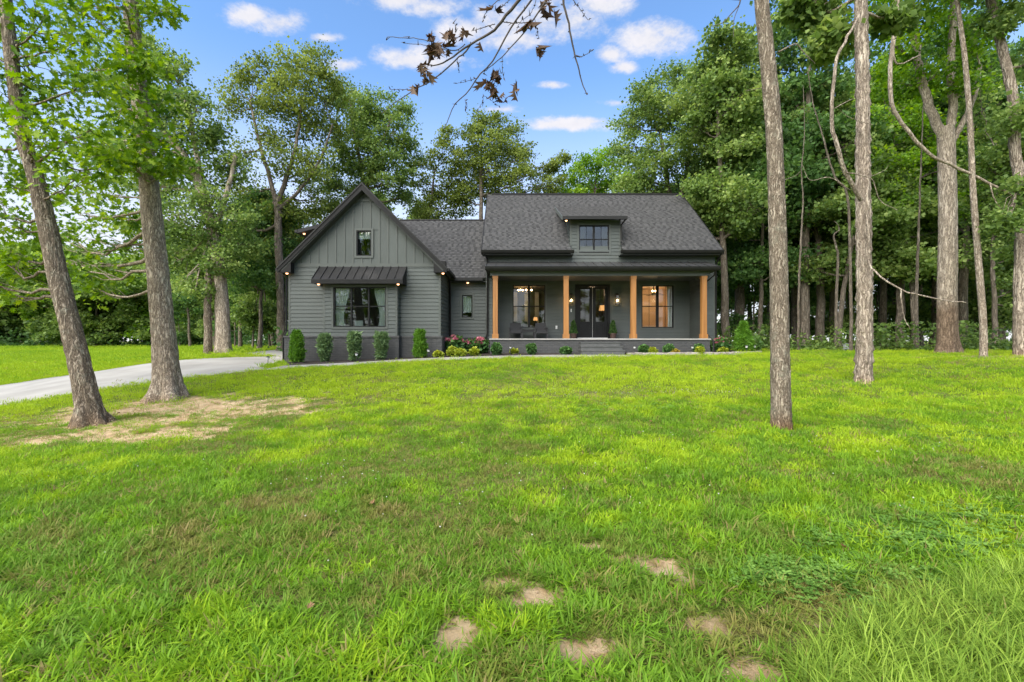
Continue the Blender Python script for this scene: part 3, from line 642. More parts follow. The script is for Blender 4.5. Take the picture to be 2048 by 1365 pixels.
MB().tube([(WCX, yr0 - .03, APEX + .02), (WCX, yr1, APEX + .02)], .05, 6).build('ridge_cap', M['black'], HOUSE)
# side dormer on the wing's far slope
dor2 = MB().box(-9.57, -7.2, 21.6, 24.6, E + 3.0, E + 5.05).build('side_dormer', M['siding'], HOUSE)
MB().hexa([(-10.05, 21.3, E + 5.06), (-6.9, 21.3, E + 5.85), (-6.9, 24.9, E + 5.85), (-10.05, 24.9, E + 5.06), (-10.05, 21.3, E + 5.22), (-6.9, 21.3, E + 6.01), (-6.9, 24.9, E + 6.01), (-10.05, 24.9, E + 5.22)]).build('dormer_roof', M['shingle'], dor2)
MB().box(-10.17, -10.052, 21.28, 24.92, E + 5.08, E + 5.20).build('gutter', M['gutter'], dor2)
# --- middle section
MX0, MX1 = WX1, -1.23; ztm = E + 2.92; zbm = ZR(674, YM)
mid = wall_core('middle_wall', (0, YM, 0), X1, (0, -1, 0), MX0, MX1, .3, ztm + .1, [o_mid])
siding(mid, (0, YM, 0), X1, (0, -1, 0), MX0, MX1, zbm, ztm, [(o_mid[0] - .08, o_mid[1] + .08, o_mid[2] - .08, o_mid[3] + .08)])
mbase = wall_core('brick_base', (0, YM - .06, 0), X1, (0, -1, 0), MX0 + .07, MX1, .3, zbm - .07, th=.2, mat='mortar')
bricks(mbase, (0, YM - .06, 0), X1, (0, -1, 0), MX0 + .07, MX1, .65, zbm - .075)
MB().box(MX0 + .09, MX1, YM - .10, YM + .02, zbm - .07, zbm).build('brick_cap', M['brick'], mbase)
ey, ez, ry, rz = 21.42, E + 2.97, 25.15, E + 6.66
mroof = roof_slab('middle_roof', [(WCX + .6, ey, ez), (MX1, ey, ez), (MX1, ry, rz), (WCX, ry, rz)], .18, 'soffit', HOUSE)
_S = Vector((0, ry - ey, rz - ez)); _n = Vector((0, -(rz - ez), ry - ey))
shingles(mroof, (WCX - .2, ey, ez), (1, 0, 0), _S, _n, MX1 - WCX + .2, 0, _S.length, cut=lambda p: p.z < APEX - abs(p.x - WCX) - .02)
roof_slab('rear_roof', [(WCX, ry, rz), (MX1, ry, rz), (MX1, 29, E + 3), (WCX, 29, E + 3)], .18, 'soffit', HOUSE)
MB().tube([(WCX + .1, ry, rz + .02), (MX1, ry, rz + .02)], .05, 6).build('ridge_cap', M['black'], mroof)
MB().box(-2.72, MX1 - .15, ey - .12, ey - .002, ez - .14, ez + .0).build('gutter', M['gutter'], mroof)
MB().box(MX0, MX1, ey + .02, YM - .002, ez - .19, ez - .16).build('soffit', M['soffit'], mroof)
# --- main block
HX0, HX1 = -1.23, 9.58; RX0, RX1 = -1.41, 9.76
eY, eZ, rY, rZ = 21.0, E + 4.19, 26.1, E + 8.40
dX0, dX1 = XR(1140, YF), XR(1241, YF)
slope = (rZ - eZ) / (rY - eY)
def mz(y): return eZ + (y - eY) * slope
zfl = E + .112
fr = wall_core('frieze_wall', (0, YF, 0), X1, (0, -1, 0), HX0, HX1, E + 3.3, mz(YF) - .12, th=.15)
siding(fr, (0, YF, 0), X1, (0, -1, 0), HX0 + .08, HX1 - .08, E + 3.73, mz(YF) - .2, [])
for (a, b) in ((HX0, -.92), (8.95, HX1)):
    w = wall_core('porch_end_wall', (0, YF, 0), X1, (0, -1, 0), a, b, .4, E + 3.3)
    siding(w, (0, YF, 0), X1, (0, -1, 0), a + .08, b - (0 if a < 0 else .08), zfl, E + 3.2)
    for x in (a + .04,) if a < 0 else (b - .04,): corner_board(w, x, YF, zfl - .1, E + 3.8, .08)
wrt = wall_core('porch_return_wall', (8.95, 0, 0), Y1, (-1, 0, 0), YF + .001, YP, zfl - .1, E + 3.3)
siding(wrt, (8.95, 0, 0), Y1, (-1, 0, 0), YF, YP, zfl, E + 3.05)
wrt2 = wall_core('porch_return_wall', (-.92, 0, 0), Y1, (1, 0, 0), YF + .001, YP, zfl - .1, E + 3.3)
siding(wrt2, (-.92, 0, 0), Y1, (1, 0, 0), YF, YP, zfl, E + 3.05)
pb = wall_core('porch_wall', (0, YP, 0), X1, (0, -1, 0), -.92, 8.95, zfl - .1, E + 3.3, [o_pl, o_door, o_pr])
t_ = .085
siding(pb, (0, YP, 0), X1, (0, -1, 0), -.92, 8.95, zfl, E + 3.05, [(q[0] - t_, q[1] + t_, q[2] - t_, q[3] + t_) for q in (o_pl, o_door, o_pr)])
for x, s in ((HX0, -1), (HX1, 1)):
    x0, x1 = sorted((x - s * .002, x - s * .15))
    MB().extr([(x0, YF + .15, .3), (x0, 31, .3), (x0, 31, mz(2*rY - 31) - .2), (x0, rY, rZ - .2), (x0, YF + .15, mz(YF + .15) - .2)], (x1 - x0, 0, 0)).build('end_gable_wall', M['siding'], HOUSE)
dY2 = 24.75                                         # where the dormer roof dies into the main slope
main_deck = roof_slab('main_roof', [(RX0, eY, eZ), (dX0 - .02, eY, eZ), (dX0 - .02, rY, rZ), (RX0, rY, rZ)], .2, 'soffit', HOUSE)
roof_slab('roof_deck', [(dX1 + .02, eY, eZ), (RX1, eY, eZ), (RX1, rY, rZ), (dX1 + .02, rY, rZ)], .2, 'soffit', main_deck)
roof_slab('roof_deck', [(dX0 - .02, 23.2, mz(23.2)), (dX1 + .02, 23.2, mz(23.2)), (dX1 + .02, rY, rZ), (dX0 - .02, rY, rZ)], .2, 'soffit', main_deck)
roof_slab('roof_deck', [(RX0, rY, rZ), (RX1, rY, rZ), (RX1, 31.2, eZ), (RX0, 31.2, eZ)], .2, 'shingle', main_deck)
_S = Vector((0, rY - eY, rZ - eZ)); _n = Vector((0, -(rZ - eZ), rY - eY))
shingles(main_deck, (RX0, eY, eZ), (1, 0, 0), _S, _n, RX1 - RX0, -.02, _S.length, cut=lambda p: dX0 - .05 < p.x < dX1 + .05 and p.y < 23.4)
MB().box(RX0 + .25, RX1 - .25, rY - .12, rY + .12, rZ - .06, rZ + .045).build('ridge_cap', M['black'], main_deck)
for x in (RX0, RX1):
    MB().extr([(x - .02, eY - .02, eZ + .012), (x - .02, rY, rZ + .03), (x - .02, rY, rZ - .24), (x - .02, eY - .02, eZ - .2)], (.04, 0, 0)).build('rake_board', M['black'], main_deck)
for a, b in ((RX0, dX0 + .12), (dX1 - .12, RX1)):
    MB().extr([(a, eY - .13, eZ + .0), (a, eY - .11, eZ - .08), (a, eY - .07, eZ - .15), (a, eY - .003, eZ - .15), (a, eY - .003, eZ + .0)], (b - a, 0, 0)).build('gutter', M['gutter'], main_deck)
    MB().box(a + .02, b - .02, eY + .02, YF - .003, eZ - .2, eZ - .17).build('soffit', M['soffit'], main_deck)
# front dormer
dt = ZR(441, YF)
dorm = wall_core('dormer_wall', (0, YF - .002, 0), X1, (0, -1, 0), dX0, dX1, mz(YF) - .3, dt + .02, [o_dor])
siding(dorm, (0, YF - .002, 0), X1, (0, -1, 0), dX0 + .07, dX1 - .07, E + 3.73, dt, [(o_dor[0] - .1, o_dor[1] + .1, o_dor[2] - .1, o_dor[3] + .1)])
for x in (dX0 + .035, dX1 - .035): corner_board(dorm, x, YF - .002, mz(YF) - .1, dt, .07)
def cheek_clip(zc, s0, s1): return s0, min(s1, eY + (zc + .06 - eZ) / slope)
for x, s in ((dX0, -1), (dX1, 1)):
    ck = MB().extr([(x - s * .004, YF + .15, mz(YF + .15) - .1), (x - s * .004, 23.3, mz(23.3) - .05), (x - s * .004, 23.3, dt + .35), (x - s * .004, YF + .15, dt + .05)], (-s * .1, 0, 0)).build('dormer_cheek', M['siding'], HOUSE)
    siding(ck, (x - s * .004, 0, 0), Y1, (s, 0, 0), YF + .02, 23.4, mz(YF), dt + .1, left_clip=cheek_clip)
DRX0, DRX1 = XR(1125, 21.08), XR(1254, 21.08); dz0, dz1 = ZR(433, 21.08), mz(dY2) + .0
dr = MB().hexa([(DRX0, 21.08, dz0 - .14), (DRX1, 21.08, dz0 - .14), (DRX1, dY2, dz1 - .14), (DRX0, dY2, dz1 - .14), (DRX0, 21.08, dz0), (DRX1, 21.08, dz0), (DRX1, dY2, dz1), (DRX0, dY2, dz1)]).build('dormer_roof', M['soffit'], HOUSE)
_S2 = Vector((0, dY2 - 21.08, dz1 - dz0)); _n2 = Vector((0, -(dz1 - dz0), dY2 - 21.08))
shingles(dr, (DRX0, 21.08, dz0), (1, 0, 0), _S2, _n2, DRX1 - DRX0, -.02, _S2.length)
MB().box(DRX0, DRX1, 20.95, 21.078, dz0 - .15, dz0 - .005).build('gutter', M['gutter'], dr)
MB().extr([(DRX0 - .03, 21.06, dz0 + .02), (DRX0 - .03, dY2, dz1 + .03), (DRX0 - .03, dY2, dz1 - .2), (DRX0 - .03, 21.06, dz0 - .16)], (.028, 0, 0)).build('rake_board', M['trim'], dr)
# porch: slab, base, roof, beam, posts, steps
PX0, PX1 = -.98, 8.83
pbase = wall_core('porch_base', (0, 20.3, 0), X1, (0, -1, 0), PX0, PX1, .3, zfl - .075, th=.2, mat='mortar')
bricks(pbase, (0, 20.3, 0), X1, (0, -1, 0), PX0, PX1, .78, zfl - .075)
MB().box(PX0 + .01, PX1 - .01, 20.45, YP - .02, .4, zfl - .06).build('porch_fill', M['mortar'], pbase)
lb = wall_core('brick_base', (0, YF - .05, 0), X1, (0, -1, 0), HX0 - .05, PX0 - .002, .3, zfl - .03, th=.2, mat='mortar'); bricks(lb, (0, YF - .05, 0), X1, (0, -1, 0), HX0 - .05, PX0 - .002, .7, zfl - .03)
rb = wall_core('brick_base', (0, YF - .05, 0), X1, (0, -1, 0), PX1 + .002, HX1 + .05, .3, zfl - .03, th=.2, mat='mortar'); bricks(rb, (0, YF - .05, 0), X1, (0, -1, 0), PX1 + .002, HX1 + .05, .7, zfl - .03)
MB().box(PX0 - .03, PX1 + .03, 20.24, YP - .003, zfl - .058, zfl).build('porch_floor', M['slab'], HOUSE)
MB().box(-.918, 8.948, 20.52, YP - .003, E + 3.02, E + 3.06).build('porch_ceiling', M['soffit'], HOUSE)
bm_ = MB().box(-.98, 8.86, 20.3, 20.5, E + 2.91, E + 3.19).build('porch_beam', M['trim'], HOUSE)
MB().box(-.98, 8.86, 20.285, 20.299, E + 2.915, E + 2.95).build('beam_trim', M['trim'], bm_)
for s, x in ((-1, -.95), (1, 8.64)): MB().box(x, x + .2, 20.502, YF - .02, E + 2.91, E + 3.19).build('porch_side_beam', M['trim'], HOUSE)
pr0, pr1 = -1.16, 9.12
py0, pz0, py1, pz1 = YF - .016, E + 3.73, 20.05, ZR(533.5, 20.05)
proof = MB().extr([(pr0, py0, pz0 - .05), (pr0, py1, pz1 - .04), (pr0, py1, pz1 - .16), (pr0, py0, pz1 - .16)], (pr1 - pr0, 0, 0)).build('porch_roof', M['soffit'], HOUSE)
npan = 25
for k in range(npan):
    a = pr0 + (pr1 - pr0) * k / npan; b = pr0 + (pr1 - pr0) * (k + 1) / npan
    MB().hexa([(a, py0, pz0 - .04), (b - .003, py0, pz0 - .04), (b - .003, py1, pz1 - .03), (a, py1, pz1 - .03), (a, py0, pz0), (b - .003, py0, pz0), (b - .003, py1 - .02, pz1), (a, py1 - .02, pz1)]).build('metal_panel', M['metal'], proof)
for k in range(npan + 1):
    a = pr0 + (pr1 - pr0) * k / npan
    MB().hexa([(a - .012, py0, pz0), (a + .012, py0, pz0), (a + .012, py1 - .02, pz1), (a - .012, py1 - .02, pz1), (a - .012, py0, pz0 + .035), (a + .012, py0, pz0 + .035), (a + .012, py1 - .02, pz1 + .035), (a - .012, py1 - .02, pz1 + .035)]).build('seam', M['metal'], proof)
MB().extr([(pr0 - .02, py1 - .15, pz1 - .0), (pr0 - .02, py1 - .13, pz1 - .09), (pr0 - .02, py1 - .09, pz1 - .16), (pr0 - .02, py1 - .003, pz1 - .16), (pr0 - .02, py1 - .003, pz1 - .0)], (pr1 - pr0 + .04, 0, 0)).build('gutter', M['gutter'], proof)
for u in (990.7, 1132, 1266.5, 1407.3):
    x = XR(u, 20.4); ph = MB().box(x - .108, x + .108, 20.30, 20.516, zfl + .2, E + 2.91 - .13).build('porch_post', M['cedar'], HOUSE)
    MB().box(x - .14, x + .14, 20.268, 20.548, zfl + .002, zfl + .2).build('post_base', M['cedar'], ph)
    MB().box(x - .125, x + .125, 20.283, 20.533, E + 2.78, E + 2.909).build('post_cap', M['cedar'], ph)
for k, (yf, zt_) in enumerate(((19.95, -.045), (19.66, -.215), (19.37, -.385))):
    st = MB().box(3.02 - .03 * k, 4.74 + .03 * k, yf, 20.29 - .001 * k, .55, E + zt_ - .04).build('step', M['step'], HOUSE)
    MB().box(3.0 - .03 * k, 4.76 + .03 * k, yf - .025, 20.285 - .001 * k, E + zt_ - .038, E + zt_).build('tread', M['step'], st)

def window(o, y, cols, rail=None, muntins=None, trim=.085, nm='window', rail_list=None):
    """frame in the opening o of a wall whose face is at y; cols: list of sash limits (x0, x1)"""
    x0, x1, z0, z1 = o; f = .045; yi = y + .05
    mb = MB().box(x0, x1, y - .012, y + .10, z0, z0 + f).box(x0, x1, y - .012, y + .10, z1 - f, z1).box(x0, x0 + f, y - .0118, y + .0998, z0 + f, z1 - f).box(x1 - f, x1, y - .0118, y + .0998, z0 + f, z1 - f)
    for k in range(len(cols) - 1):
        a, b = cols[k][1], cols[k+1][0]; mb.box(a, b, y - .0119, y + .0999, z0 + f, z1 - f)
    w = mb.build(nm, M['winframe'], HOUSE)
    if trim:
        T = MB().box(x0 - trim, x1 + trim, y - .036, y + .001, z1 + .001, z1 + trim).box(x0 - trim, x1 + trim, y - .036, y + .001, z0 - trim, z0 - .001).box(x0 - trim, x0 - .001, y - .034, y + .001, z0 - .001, z1 + .001).box(x1 + .001, x1 + trim, y - .034, y + .001, z0 - .001, z1 + .001)
        T.build('window_trim', M['trim'], w)
    for (a, b) in cols:
        a, b = max(a, x0 + f), min(b, x1 - f); zs = [z0 + f, z1 - f] if rail is None else [z0 + f, rail, z1 - f]
        if rail is not None: MB().box(a, b, yi - .025, yi + .025, rail - .022, rail + .022).build('meeting_rail', M['winframe'], w)
        for lo, hi in zip(zs[:-1], zs[1:]):
            MB().box(a, b, yi + .003, yi + .009, lo, hi).build('pane', M['glass'], w)
            for m in (muntins or []):
                mx_ = a + (b - a) * m; MB().box(mx_ - .009, mx_ + .009, yi - .006, yi + .002, lo, hi).build('muntin', M['winframe'], w)
    return w
def cx(y, *us): return [(XR(a, y), XR(b, y)) for a, b in us]
window(o_bay, YB, cx(YB, (669.5, 701), (703.8, 736), (738.8, 770)), ZR(612.5, YB))
window(o_gab, YW, cx(YW, (714, 742)))
window(o_mid, YM, cx(YM, (925, 944)))
window(o_pl, YP, cx(YP, (1027, 1056), (1060, 1089)), ZR(612.5, YP))
window(o_pr, YP, cx(YP, (1284, 1312.6), (1317.4, 1346)), ZR(612.5, YP), [.5])
window(o_dor, YF - .002, cx(YF, (1159.5, 1186), (1189.5, 1216.5)), ZR(478.5, YF), [.5], trim=.1)
# front door, two leaves
dx0, dx1, dz0_, dz1_ = o_door; y = YP
df_ = MB().box(dx0, dx0 + .12, y - .03, y + .12, zfl, dz1_).box(dx1 - .12, dx1, y - .03, y + .12, zfl, dz1_).box(dx0 + .12, dx1 - .12, y - .029, y + .119, dz1_ - .12, dz1_).build('door_frame', M['door'], HOUSE)
MB().box(dx0 + .12, dx1 - .12, y - .05, y + .10, zfl + .001, zfl + .05).build('threshold', M['white'], df_)
dm = (dx0 + dx1) / 2 + .01
for k, (a, b) in enumerate(((dx0 + .125, dm - .006), (dm + .006, dx1 - .125))):
    lo, hi = zfl + .055, dz1_ - .125; ga, gb = a + .15, b - .15; g0, g1 = ZR(643.5, YP), ZR(578, YP)
    D = MB().box(a, ga, y + .02, y + .07, lo, hi).box(gb, b, y + .02, y + .07, lo, hi).box(ga, gb, y + .021, y + .069, lo, g0).box(ga, gb, y + .021, y + .069, g1, hi)
    D = D.build('door', M['door'], HOUSE)
    p0, p1 = lo + .22, g0 - .13
    MB().box(ga, gb, y + .005, y + .0205, p1 - .03, p1).box(ga, gb, y + .005, y + .0205, p0, p0 + .03).box(ga, ga + .03, y + .0052, y + .0205, p0 + .03, p1 - .03).box(gb - .03, gb, y + .0052, y + .0205, p0 + .03, p1 - .03).build('panel_moulding', M['door'], D)
    for i in range(2):
        for j in range(3):
            xa, xb = ga + (gb - ga) * i / 2, ga + (gb - ga) * (i + 1) / 2; za, zc_ = g0 + (g1 - g0) * j / 3, g0 + (g1 - g0) * (j + 1) / 3
            MB().box(xa + .009, xb - .009, y + .042, y + .048, za + .009, zc_ - .009).build('pane', M['glass'], D)
    mm = MB().box((ga + gb) / 2 - .009, (ga + gb) / 2 + .009, y + .03, y + .06, g0, g1)
    for j in (1, 2): zz = g0 + (g1 - g0) * j / 3; mm.box(ga, gb, y + .031, y + .059, zz - .009, zz + .009)
    mm.build('muntin', M['door'], D)
    if k == 0: MB().tube([(b - .05, y + .01, zfl + .95), (b - .05, y - .05, zfl + .95), (b - .15, y - .05, zfl + .95)], .012, 6).build('handle', M['steel'], D)
    MB().box(b - .004, b + .004, y + .012, y + .022, lo, hi).build('weatherstrip', M['white'] if k == 0 else M['door'], D)
# wall lanterns
for u in (1142, 1233.5):
    x = XR(u, YP) ; z0, z1 = ZR(609, YP), ZR(589, YP); y0 = YP - .03
    ln = MB().box(x - .06, x + .06, y0 - .02, y0 + .03, z1 - .16, z1 + .05).tube([(x, y0, z1), (x, y0 - .12, z1 + .03), (x, y0 - .13, z1 - .03)], .014, 6).box(x - .085, x + .085, y0 - .22, y0 - .05, z1 - .06, z1 - .03).box(x - .09, x + .09, y0 - .225, y0 - .045, z0 - .02, z0)
    for sx in (-.08, .08):
        for yy in (y0 - .215, y0 - .06): ln.box(x + sx - .008, x + sx + .008, yy - .008, yy + .008, z0, z1 - .06)
    ln = ln.build('wall_lantern', M['black'], HOUSE)
    MB().box(x - .068, x + .068, y0 - .205, y0 - .068, z0 + .002, z1 - .065).build('lantern_pane', M['glass'], ln)
    MB().lathe((x, y0 - .137, z0 + .13), [(.005, 0), (.022, .03), (.026, .06), (.012, .10), (.004, .12)], 10).build('bulb', M['bulb'], ln, smooth=True)
    pl = bpy.data.lights.new('lantern_light', 'POINT'); pl.energy = 1.8; pl.color = (1, .6, .28); pl.shadow_soft_size = .04
    lo_ = bpy.data.objects.new('lantern_light', pl); C.objects.link(lo_); lo_.location = (x, y0 - .31, z0 + .2)
# recessed lights
for (x, y, z) in ((WX0 + .02, 19.33, APEX - hw - .205), (WX1 + .12, 19.33, APEX - hw - .205), (-8.02, 18.86, az1 - .145), (-4.72, 18.86, az1 - .145), (XR(935.5, 21.6), 21.6, ez - .195), (DRX0 + .2, 21.3, dz0 - .12), (-9.82, 21.5, E + 5.08)):
    so_ = MB().lathe((x, y, z - .05), [(.02, 0), (.045, .012), (.055, .05)], 12).build('soffit_light', M['spot'], HOUSE)
def box_down(pts, w=.075, mat='gutter'):
    return MB().tube(pts, w * .62, 4).build('downspout', M[mat], HOUSE)
zg = gz(-3, 20.5)
box_down([(-2.90, 21.25, E + 2.85), (-2.95, 21.55, E + 2.6), (-2.95, 21.68, E + 2.4), (-2.95, 21.68, zbm + .05), (-2.9, 21.6, zbm - .1), (-2.9, 21.6, E - .6)])
box_down([(-1.29, 20.95, E + 4.05), (-1.16, 21.30, E + 3.85), (-1.15, 21.40, E + 3.6), (-1.15, 21.40, zfl + .25), (-1.22, 21.36, zfl + .05), (-1.22, 21.36, E - .55)])
box_down([(8.98, 20.0, pz1 - .1), (8.98, 20.2, pz1 - .35), (8.80, 20.62, pz1 - .6), (8.76, 20.62, zfl + .3), (8.90, 20.4, zfl + .02), (8.95, 20.2, zfl - .1), (8.95, 20.2, E - .5)])
box_down([(9.66, 20.95, eZ - .12), (9.64, 21.3, eZ - .4), (9.62, 21.46, eZ - .6), (9.62, 21.46, E - .5)])
box_down([(dX1 + .14, 21.0, dz0 - .12), (dX1 + .02, 21.40, dz0 - .3), (dX1 + .02, 21.42, mz(21.5) + .15), (dX1 + .12, 21.3, mz(21.4) + .06)])
box_down([(WX0 - .26, 19.4, APEX - hw - .1), (WX0 - .06, 19.46, APEX - hw - .4), (WX0 - .06, 19.46, zb + .2), (XR(570, YB) - .05, 19.02, zb - .06), (XR(570, YB) - .05, 19.02, .55)])
MB().box(XR(1111, YP), XR(1114.5, YP), YP - .06, YP - .02, ZR(658, YP), ZR(651.5, YP)).build('outlet_cover', M['white'], HOUSE)
MB().box(XR(1141, YP), XR(1143.3, YP), YP - .05, YP - .02, ZR(624, YP), ZR(618, YP)).build('doorbell', M['white'], HOUSE)
MB().box(XR(1110, YP)- .6, XR(1110, YP) - .6, 0, 0, 0, 0) if False else None

# rooms behind the windows
def room(x0, x1, y0, y1, z0, z1, mat, nm='room'):
    mb = MB(); mb.v = [(x0,y0,z0),(x1,y0,z0),(x1,y1,z0),(x0,y1,z0),(x0,y0,z1),(x1,y0,z1),(x1,y1,z1),(x0,y1,z1)]
    mb.f = [(0,1,2,3),(7,6,5,4),(1,5,6,2),(2,6,7,3),(3,7,4,0)]
    return mb.build(nm, M[mat], HOUSE)
def room_light(loc, e, col=(1, .66, .38), size=.12):
    pl = bpy.data.lights.new('room_light', 'POINT'); pl.energy = e; pl.color = col; pl.shadow_soft_size = size
    o = bpy.data.objects.new('room_light', pl); C.objects.link(o); o.location = loc
def bulbs(parent, pts, r=.035):
    for p in pts: MB().lathe((p[0], p[1], p[2] - r), [(.004, 0), (r*.7, r*.3), (r, r), (r*.7, r*1.7), (.004, 2*r)], 8).build('bulb', M['bulb'], parent, smooth=True)
def lamp(parent, x, y, zs0, zs1, r):
    L_ = MB().lathe((x, y, zs0), [(r, 0), (r * .8, zs1 - zs0)], 14).build('lamp_shade', M['shade'], parent, smooth=True)
    MB().lathe((x, y, zs0 - .4), [(.08, 0), (.1, .05), (.05, .12), (.09, .25), (.03, .4)], 10).build('lamp_base', M['cushion'], parent)
def drape(parent, x0, x1, y, z0, z1, gather=0.0, side=0):
    n = 40; V = []; Fq = []
    for j in range(13):
        t = j / 12; z = z1 + (z0 - z1) * t; g = gather * math.sin(math.pi * min(1, t * 1.0)) ** 1 * t
        for i in range(n + 1):
            s = i / n; xa, xb = x0, x1
            if side > 0: xa = x0 + (x1 - x0) * g
            elif side < 0: xb = x1 - (x1 - x0) * g
            V.append((xa + (xb - xa) * s, y + .025 * math.sin(s * 38 + .7 * math.sin(s * 9)), z))
    for j in range(12):
        for i in range(n): a = j * (n + 1) + i; Fq.append((a, a + 1, a + n + 2, a + n + 1))
    mb = MB(); mb.v = V; mb.f = Fq; return mb.build('curtain', M['curtain'], parent, smooth=True)
yi = YP + .16
r1 = room(-.85, 2.7, yi, yi + 4.2, zfl, E + 3.0, 'greywall'); r2 = room(2.75, 5.2, yi, yi + 4.0, zfl, E + 3.0, 'greywall'); r3 = room(5.25, 8.9, yi, yi + 3.6, zfl, E + 3.0, 'warmwall')
Yc = yi + 2.2
ch = MB().tube([(XR(1050, Yc), Yc, E + 3.0), (XR(1050, Yc), Yc, E + 2.62)], .012, 6)
bpts = [(XR(u, Yc), Yc + dy, ZR(v, Yc)) for u, v, dy in ((1037, 579.5, .2), (1041, 580.5, -.2), (1045.5, 579, .3), (1052, 581, -.3), (1063, 580, 0))]
for p in bpts: ch.tube([(XR(1050, Yc), Yc, E + 2.62), (p[0], p[1], E + 2.62), (p[0], p[1], p[2] + .04)], .008, 5)
ch = ch.build('chandelier', M['black'], r1); bulbs(r1, bpts, .045)
room_light((XR(1050, Yc), Yc, E + 2.0), 3.5)
Yl = yi + 1.6; lamp(r1, XR(1071, Yl), Yl, ZR(641, Yl), ZR(634.5, Yl), .12)
for x0, x1, s in ((-.05, .32, -1), (.75, 1.0, 1), (1.35, 1.6, 1)): drape(r1, x0, x1, yi + 3.9, zfl, E + 2.9)
MB().box(-.3, .8, yi + .5, yi + 1.3, zfl, zfl + .45).box(-.3, .8, yi + .5, yi + .72, zfl + .45, zfl + .9).build('sofa', M['wicker'], r1)
MB().box(1.2, 1.9, yi + 1.3, yi + 1.9, zfl, zfl + .55).build('side_table', M['wicker'], r1)
Yl = yi + 2.6; lamp(r2, XR(1205, Yl), Yl, ZR(621, Yl), ZR(611, Yl), .2); MB().box(4.35, 5.15, yi + 2.2, yi + 3.0, zfl, zfl + .75).build('side_table', M['wicker'], r2)
room_light((4.4, yi + 1.8, E + 2.6), 4.6)
Yf = yi + 2.0
fan = MB().tube([(XR(1307, Yf), Yf, E + 3.0), (XR(1307, Yf), Yf, E + 2.55)], .03, 6).lathe((XR(1307, Yf), Yf, E + 2.5), [(.06, 0), (.11, .05), (.11, .12), (.05, .15)], 12)
for k in range(4):
    a = k * math.pi / 2 + .3; c0, s0 = math.cos(a), math.sin(a); X_, Y_ = XR(1307, Yf), Yf
    fan.hexa([(X_ + c0 * r + s0 * w, Y_ + s0 * r - c0 * w, E + 2.55 + h) for h in (0, .012) for r, w in ((.1, -.06), (.65, -.07), (.65, .07), (.1, .06))])
fan.build('ceiling_fan', M['black'], r3)
bulbs(r3, [(XR(u, Yf), Yf - .12, ZR(582.5, Yf)) for u in (1304, 1310)], .05)
room_light((XR(1307, Yf), Yf, E + 2.2), 13, (1, .62, .34))
drape(r3, XR(1333, yi + .2), XR(1352, yi + .2), yi + .2, zfl + .05, o_pr[3] + .1, .25, 1); drape(r3, XR(1276, yi + .2), XR(1285, yi + .2), yi + .2, zfl + .05, o_pr[3] + .1)
MB().box(6.2, 7.0, yi + 3.54, yi + 3.598, zfl, zfl + 2.1).build('inner_door', M['warmwall'], r3); MB().box(6.88, 6.93, yi + 3.48, yi + 3.54, zfl + .95, zfl + 1.0).build('door_knob', M['black'], r3)
r4 = room(BX0 + .15, BX1 - .15, YB + .151, YW + 3.0, zb, btop, 'greywall')
xs = [XR(u, YB) for u in (669.5, 701, 703.8, 736, 738.8, 770)]
drape(r4, xs[0] - .05, xs[1] - .12, YB + .25, zb + .1, o_bay[3] + .05, .72, -1); drape(r4, xs[2] + .02, xs[3] - .3, YB + .27, zb + .1, o_bay[2] + .28); drape(r4, xs[4] + .12, xs[5] + .05, YB + .25, zb + .1, o_bay[3] + .05, .72, 1)
r5 = room(o_gab[0] - .4, o_gab[1] + .4, YW + .16, YW + 2.4, o_gab[2] - .6, o_gab[3] + .1, 'greywall')
MB().box(o_gab[0] - .05, o_gab[1] + .05, YW + .17, YW + .19, o_gab[3] - .33, o_gab[3] + .03).build('roman_blind', M['curtain'], r5)
r6 = room(o_mid[0] - .5, o_mid[1] + .5, YM + .16, YM + 2, o_mid[2] - 1, o_mid[3] + .3, 'greywall')
drape(r6, o_mid[0] - .05, o_mid[1] + .05, YM + .2, o_mid[2] + .25, o_mid[3])
r7 = room(dX0 + .12, dX1 - .12, YF + .151, YF + 2.0, o_dor[2] - .3, dt, 'greywall')
drape(r7, o_dor[0] - .05, o_dor[0] + .35, YF + .22, o_dor[2] - .1, o_dor[3] + .05, .35, -1).data.materials[0] = M['greywall']; drape(r7, o_dor[1] - .35, o_dor[1] + .05, YF + .22, o_dor[2] - .1, o_dor[3] + .05, .35, 1).data.materials[0] = M['greywall']
